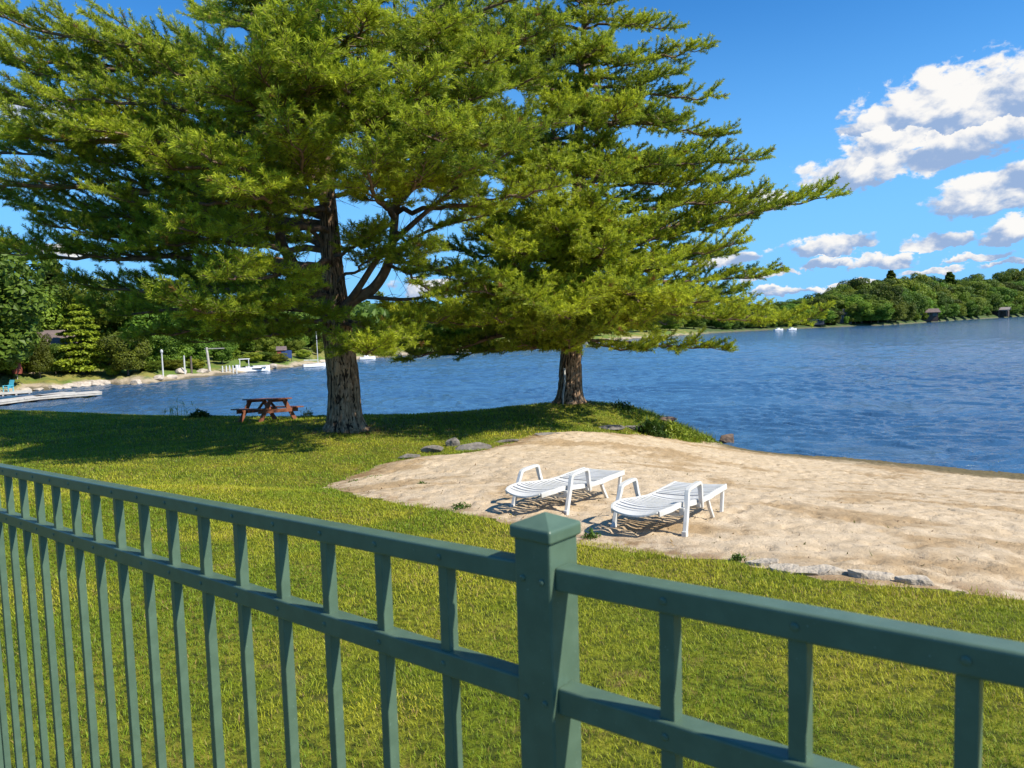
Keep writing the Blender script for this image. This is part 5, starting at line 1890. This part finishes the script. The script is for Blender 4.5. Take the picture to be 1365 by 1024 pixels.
def house(px, back, w, d_, wall_h, rise, wallm, roofm, label, nwin, turn=0.0, chim=False, porch=False):
    p = shore_pos(px, back)
    root = thing('lake_house', p, label, 'house', 'houses across the lake', math.atan2(p.y, p.x) - PI / 2 + turn)
    b = MB().box((0, d_ / 2, wall_h / 2 - 0.6), (w, d_, wall_h + 1.2))
    b.add([(-w / 2, 0, wall_h), (-w / 2, d_, wall_h), (-w / 2, d_ / 2, wall_h + rise), (w / 2, 0, wall_h), (w / 2, d_, wall_h), (w / 2, d_ / 2, wall_h + rise)], [(0, 1, 2), (5, 4, 3)])
    b.build('wall', wallm, root)
    r_ = MB()
    o = 0.8
    for s in (0, 1):
        y0, y1 = (-o, d_ / 2) if s == 0 else (d_ + o, d_ / 2)
        z0 = wall_h - o * rise / (d_ / 2)
        z1 = wall_h + rise
        r_.add([(-w / 2 - o, y0, z0), (w / 2 + o, y0, z0), (w / 2 + o, y1, z1), (-w / 2 - o, y1, z1),
                (-w / 2 - o, y0, z0 + 0.25), (w / 2 + o, y0, z0 + 0.25), (w / 2 + o, y1, z1 + 0.25), (-w / 2 - o, y1, z1 + 0.25)],
               [(3, 2, 1, 0), (4, 5, 6, 7), (0, 1, 5, 4), (1, 2, 6, 5), (2, 3, 7, 6), (3, 0, 4, 7)])
    ro = r_.build('roof', roofm, root)
    if chim:
        MB().box((w * 0.1, d_ / 2, wall_h + rise + 0.3), (0.9, 0.9, 1.6)).build('chimney', M_GREYWALL, ro)
    for k in range(nwin):
        x = (k + 0.5) / nwin * w - w / 2
        f = MB().box((x, -0.03, wall_h * 0.62), (w / nwin * 0.62, 0.10, wall_h * 0.42)).build('window', M_WHITE if wallm is not M_WOODWALL else M_GREYWALL, root)
        MB().box((x, -0.075, wall_h * 0.62), (w / nwin * 0.54, 0.06, wall_h * 0.36)).build('pane', M_GLASS, f)
    if porch:
        for k in range(4):
            MB().box(((k / 3 - 0.5) * w * 0.94, -2.6, wall_h * 0.4 - 0.5), (0.3, 0.3, wall_h * 0.8 + 1.0)).build('porch_post', M_GREYWALL, root)
        MB().box((0, -1.5, wall_h * 0.82), (w, 3.2, 0.25)).build('porch_roof', roofm, root)
    return root


house(1123, 9, 6.8, 5, 3.5, 0.9, M_GREYWALL, M_ROOF, 'grey two storey house with wide eaves at left on the right far shore', 4, 0.15, True)
house(1227, 10, 14, 7, 3.0, 1.3, M_WOODWALL, M_ROOF, 'long dark brown house half hidden by trees in the middle of the right far shore', 5, 0.2)
house(1327, 10, 12, 7, 2.9, 1.2, M_WOODWALL, M_ROOFG, 'low dark house with pale roof and porch posts, rightmost across the lake', 4, -0.1, False, True)
house(64, 11, 5.0, 4, 3.0, 1.1, M_TANWALL, M_ROOF, 'tan lakeside house half hidden in the dark trees of the left shore', 2, 0.3)

# ------------------------------------------------------------------ boats, docks and small things at the far shore
M_HULL = simple('white_hull', (0.80, 0.80, 0.80), (0.74, 0.74, 0.74), 2, 0.25)
M_DARK = simple('dark_trim', (0.03, 0.035, 0.05), (0.02, 0.02, 0.03), 2, 0.5)
M_METAL = simple('pale_metal', (0.55, 0.55, 0.53), (0.45, 0.45, 0.43), 2, 0.4)
M_POLE = simple('weathered_pole', (0.46, 0.43, 0.38), (0.36, 0.33, 0.29), 3, 0.8)
M_DOCK = simple('pale_dock_boards', (0.52, 0.49, 0.44), (0.42, 0.39, 0.35), 3, 0.8)
M_BLUE = simple('blue_fabric', (0.02, 0.055, 0.17), (0.015, 0.04, 0.12), 2, 0.6)
M_TURQ = simple('turquoise_plastic', (0.08, 0.42, 0.55), (0.07, 0.36, 0.48), 2, 0.5)
M_RED = simple('faded_red', (0.28, 0.07, 0.045), (0.20, 0.05, 0.035), 2, 0.7)


def hull(L, W, H, name, mat, parent):
    mb = MB()
    n = 14
    secs = []
    for i in range(n + 1):
        t = i / n
        w = W / 2 * (1 - max(0, (t - 0.45) / 0.55) ** 2.2) * (0.9 + 0.1 * min(1, t / 0.2))
        w = max(w, 0.02)
        sh = H * (1 + 0.25 * t * t)
        x = -L / 2 + L * t
        secs.append([(x, -w, sh), (x, -w * 0.98, H * 0.2), (x, -w * 0.35, -0.15 + 0.3 * max(0, t - 0.7)), (x, w * 0.35, -0.15 + 0.3 * max(0, t - 0.7)), (x, w * 0.98, H * 0.2), (x, w, sh)])
    vs = [p for s in secs for p in s]
    fs = []
    for i in range(n):
        for k in range(5):
            a = i * 6 + k
            fs.append((a, a + 6, a + 7, a + 1))
        fs.append((i * 6 + 5, i * 6 + 11, i * 6 + 6, i * 6))
    fs.append((0, 1, 2, 3, 4, 5))
    mb.add(vs, fs)
    return mb.build(name, mat, parent, smooth=False)


def boat_at(px, py, yaw):
    p = Vector(on_water(px, py))
    return p, yaw


p = Vector(on_water(331, 496))
bt = thing('motorboat', p, 'white motorboat with a hooped canopy frame moored at the left shore', 'motorboat', None, 0.35)
hull(5.0, 2.0, 0.55, 'hull', M_HULL, bt)
MB().box((0.9, 0, 0.60), (2.4, 1.3, 0.26)).build('bow_cover', M_METAL, bt, bevel=0.1)
MB().box((-0.4, 0, 0.40), (4.0, 1.90, 0.14)).build('rub_rail', M_DARK, bt)
w_ = MB()
w_.add([(0.55, -0.8, 0.68), (0.55, 0.8, 0.68), (-0.15, 0.7, 1.2), (-0.15, -0.7, 1.2), (0.60, -0.8, 0.68), (0.60, 0.8, 0.68), (-0.1, 0.7, 1.2), (-0.1, -0.7, 1.2)],
       [(3, 2, 1, 0), (4, 5, 6, 7), (0, 1, 5, 4), (2, 3, 7, 6), (1, 2, 6, 5), (3, 0, 4, 7)])
w_.build('windscreen', M_GLASS, bt)
for sx in (-0.9, 0.1):
    h_ = MB()
    h_.sweep([(sx, -0.85, 0.6), (sx, -0.82, 1.40), (sx, -0.6, 1.55), (sx, 0.6, 1.55), (sx, 0.82, 1.40), (sx, 0.85, 0.6)], 0.035, n=6)
    h_.build('canopy_hoop', M_HULL, bt)
MB().box((-0.4, 0, 1.58), (1.3, 1.5, 0.06)).build('canopy', M_HULL, bt, bevel=0.03)
MB().box((-1.2, 0, 0.72), (0.5, 1.3, 0.4)).build('seat', M_HULL, bt, bevel=0.05)

p = Vector(on_water(419, 489.5))
sb = thing('sailboat', p, 'small white sailboat with a bare mast at the left shore', 'sailboat', None, 0.45)
hull(2.9, 1.2, 0.42, 'hull', M_HULL, sb)
MB().cyl((0.5, 0, 0.3), (0.45, 0, 4.9), 0.055, 8, 0.045).build('mast', M_METAL, sb)
MB().cyl((0.45, 0, 0.9), (-1.3, 0, 0.95), 0.05, 8).build('boom', M_METAL, sb)

p = Vector(on_water(490, 479.5))
b3 = thing('motorboat', p, 'tiny white boat on the far shore just right of the left pine trunk', 'motorboat', None, 0.3)
hull(2.4, 1.0, 0.4, 'hull', M_HULL, b3)
MB().box((-0.2, 0, 0.5), (0.7, 0.7, 0.4)).build('cabin', M_HULL, b3, bevel=0.1)
for (px, py, lb) in ((1038, 440.8, 'tiny white boat below the low branch tip of the right pine'), (1056, 440.2, 'second tiny white boat right of the branch tip of the right pine')):
    p = Vector(on_water(px, py))
    b4 = thing('motorboat', p, lb, 'motorboat', None, 0.2)
    hull(3.2, 1.3, 0.5, 'hull', M_HULL, b4)
    MB().box((-0.2, 0, 0.6), (0.9, 0.9, 0.5)).build('cabin', M_HULL, b4, bevel=0.1)
p = shore_pos(1086, 3)
cb = thing('boat_shelter', p, 'small dark blue covered boat on the shore left of the far grey house', 'covered boat', None, 0.1)
MB().box((0, 0, 1.2), (6.2, 3.0, 2.0)).build('body', M_DARK, cb, bevel=0.4)
MB().box((0.6, 0, 2.3), (5.6, 3.2, 0.35)).build('cover', M_BLUE, cb, bevel=0.15)


def dock(px0, py0, px1, py1, width, label, z=0.35):
    a, b = Vector(on_water(px0, py0)), Vector(on_water(px1, py1))
    d = b - a
    L = d.length
    root = thing('floating_dock', (a + b) / 2, label, 'dock', 'floating docks', math.atan2(d.y, d.x))
    t = MB()
    k = int(L / 2.4)
    for i in range(k):
        x0 = -L / 2 + L * i / k
        t.box((x0 + L / k / 2, 0, z), (L / k - 0.06, width, 0.10))
    t.build('deck', M_DOCK, root)
    MB().box((0, 0, z - 0.13), (L - 0.1, width - 0.06, 0.14)).build('frame', M_POLE, root)
    for i in range(k + 1):
        if i % 2 == 0:
            MB().box((-L / 2 + 0.3 + (L - 0.6) * i / k, 0, 0.02), (0.9, width - 0.2, 0.30)).build('float', M_DARK, root)
    return root


dock(-60, 549, 92, 529, 1.3, 'longer pale floating dock reaching in from the left edge of the photo')
dock(46, 535, 134, 528.0, 1.3, 'shorter pale floating dock lying in front of the longer one')

# small landing with a turquoise chair
p = shore_pos(4, 0.3)
ld = thing('landing_deck', p, 'low grey waterside deck under the turquoise chair', 'deck', None, math.atan2(p.y, p.x) - PI / 2)
MB().box((0, 0, 0.12), (4.2, 2.4, 0.16)).build('deck', M_DOCK, ld)
for i in range(5):
    MB().box((-1.9 + 0.95 * i, -1.1, -0.4), (0.14, 0.14, 1.1)).build('post', M_POLE, ld)
ch = thing('adirondack_chair', (p.x + 0.35, p.y + 0.2, p.z + 0.20), 'turquoise slatted garden chair on the waterside deck', 'chair', None, -0.3)
ch.scale = (0.8, 0.8, 0.85)
MB().box((0, 0, 0.36), (0.62, 0.6, 0.05)).build('seat', M_TURQ, ch)
bk = MB()
for i in range(5):
    bk.sweep([(-0.26 + 0.13 * i, 0.28, 0.36), (-0.26 + 0.13 * i, 0.55, 1.15)], (0.11, 0.03), side=(1, 0, 0))
bk.build('backrest', M_TURQ, ch)
for sx in (-1, 1):
    MB().box((sx * 0.36, 0.02, 0.60), (0.13, 0.75, 0.04)).build('armrest', M_TURQ, ch)
    for yy in (-0.28, 0.30):
        MB().box((sx * 0.34, yy, 0.28), (0.06, 0.08, 0.60)).build('leg', M_TURQ, ch)
p = shore_pos(25, 6)
um = thing('folded_parasol', p, 'folded faded red parasol with pale cap behind the turquoise chair', 'parasol')
MB().cyl((0, 0, -0.3), (0, 0, 2.3), 0.04, 8).build('pole', M_POLE, um)
MB().sweep([(0, 0, 0.5), (0, 0, 0.9), (0, 0, 1.9), (0, 0, 2.3)], [0.40, 0.45, 0.30, 0.05], n=12).build('canopy', M_RED, um)

# poles
GP = 'poles on the left shore'


def pole(px, py, top, r_, label, lean=0.0, mat=M_POLE, lamp=False, arm=False):
    p = shore_pos(px, 1.6)
    zt = at(px, top, p.y)[2] - p.z
    o = thing('lamp_post' if lamp else 'utility_pole', p, label, 'lamp post' if lamp else 'pole', GP)
    MB().cyl((0, 0, -0.8), (lean * zt, 0, zt), r_, 10, r_ * 0.8).build('pole', mat, o)
    if lamp:
        MB().sweep([(0, 0, zt), (0, 0, zt + 0.1), (0, 0, zt + 0.3), (0, 0, zt + 0.4)], [0.06, 0.14, 0.14, 0.05], n=12).build('lantern', M_METAL, o)
    if arm:
        MB().box((lean * zt + 0.9, 0, zt - 0.15), (2.2, 0.10, 0.10)).build('arm', mat, o)


pole(218, 503, 471, 0.09, 'slim post with a round white lantern on the left shore', 0, M_METAL, True)
pole(247, 499, 474, 0.10, 'pale grey pole left of the shorter brown one on the left shore', 0, M_METAL)
pole(256, 497, 475, 0.12, 'short brown wooden pole between the pale ones on the left shore', 0, M_TRUNK)
pole(281, 497, 463, 0.16, 'tallest pole on the left shore, leaning left with a thin cross arm', -0.11, M_POLE, False, True)
for k, px in enumerate((297, 302, 306.5, 311, 315.5)):
    p = Vector(on_water(px, 499.6 - k * 0.35))
    o = MB().sweep([(0, 0, -1), (0, 0, 0.75), (0, 0, 0.95), (0, 0, 1.02)], [0.09, 0.09, 0.08, 0.02], n=10).build('dock_post', M_METAL)
    o.location = p
    tag(o, 'short white dock post in the row just left of the moored motorboat', 'post', 'white dock posts')
# blue chairs and a brown shed on the point
for k, px in enumerate((380, 385.5)):
    p = shore_pos(px, 3.5)
    o = thing('folding_chair', p, ('left' if k == 0 else 'right') + ' of two blue folding chairs on the sandy point by the sailboat', 'chair', 'blue chairs on the point', 0.2)
    MB().box((0, 0, 0.42), (0.8, 0.6, 0.06)).build('seat', M_BLUE, o)
    MB().sweep([(0, 0.28, 0.42), (0, 0.45, 1.45)], (0.8, 0.05), side=(1, 0, 0)).build('backrest', M_BLUE, o)
    for sx in (-1, 1):
        MB().sweep([(sx * 0.36, -0.28, 0), (sx * 0.36, 0.25, 0.5)], (0.05, 0.05), side=(1, 0, 0)).build('leg', M_DARK, o)
        MB().sweep([(sx * 0.36, 0.35, 0), (sx * 0.36, -0.2, 0.5)], (0.05, 0.05), side=(1, 0, 0)).build('leg', M_DARK, o)
p = shore_pos(376.5, 5.0)
o = thing('garden_shed', p, 'small brown shed left of the blue chairs on the sandy point', 'shed', None, 0.2)
o.scale = (0.7, 0.7, 0.75)
MB().box((0, 0, 0.8), (1.5, 1.5, 2.0)).build('wall', M_RED, o)
MB().add([(-0.95, -0.95, 1.8), (0.95, -0.95, 1.8), (0.95, 0.95, 1.8), (-0.95, 0.95, 1.8), (-0.95, 0, 2.5), (0.95, 0, 2.5)], [(0, 1, 5, 4), (2, 3, 4, 5), (1, 2, 5), (3, 0, 4), (3, 2, 1, 0)]).build('roof', M_ROOF, o)

# shoreline boulders
M_PALE = stone_mat('pale_boulder', (0.50, 0.43, 0.35), (0.38, 0.32, 0.26))
GS2 = 'pale boulders along the left shore'
bl = [(36, 0.4, .7), (52, 0.2, .5), (70, 0.3, .6), (78, 0.2, .6), (88, 0.2, .7), (97, 0.2, .8), (108, 0.3, .9), (116, 0.2, .8), (124, 0.3, .9), (132, 0.2, .9), (140, 0.3, .7), (183, 0.5, .6), (212, 1.2, .7),
      (229, 1.0, .6), (243, 2.5, 1.0), (271, 1.6, .8), (350, 1.0, .7), (364, 1.0, .8), (430, 0.6, .9), (510, 0.6, .9), (530, 0.5, 1.1)]
for k, (px, back, s) in enumerate(bl):
    p = shore_pos(px, back)
    o = stone_mesh('shore_boulder', (s, s * 0.7, s * 0.5), 200 + k, M_PALE)
    o.location = (p.x, p.y, p.z + 0.05)
    o.rotation_euler = (0, 0, rnd.uniform(0, 6))
    tag(o, 'pale boulder lying at the waterline of the left far shore', 'boulder', GS2)
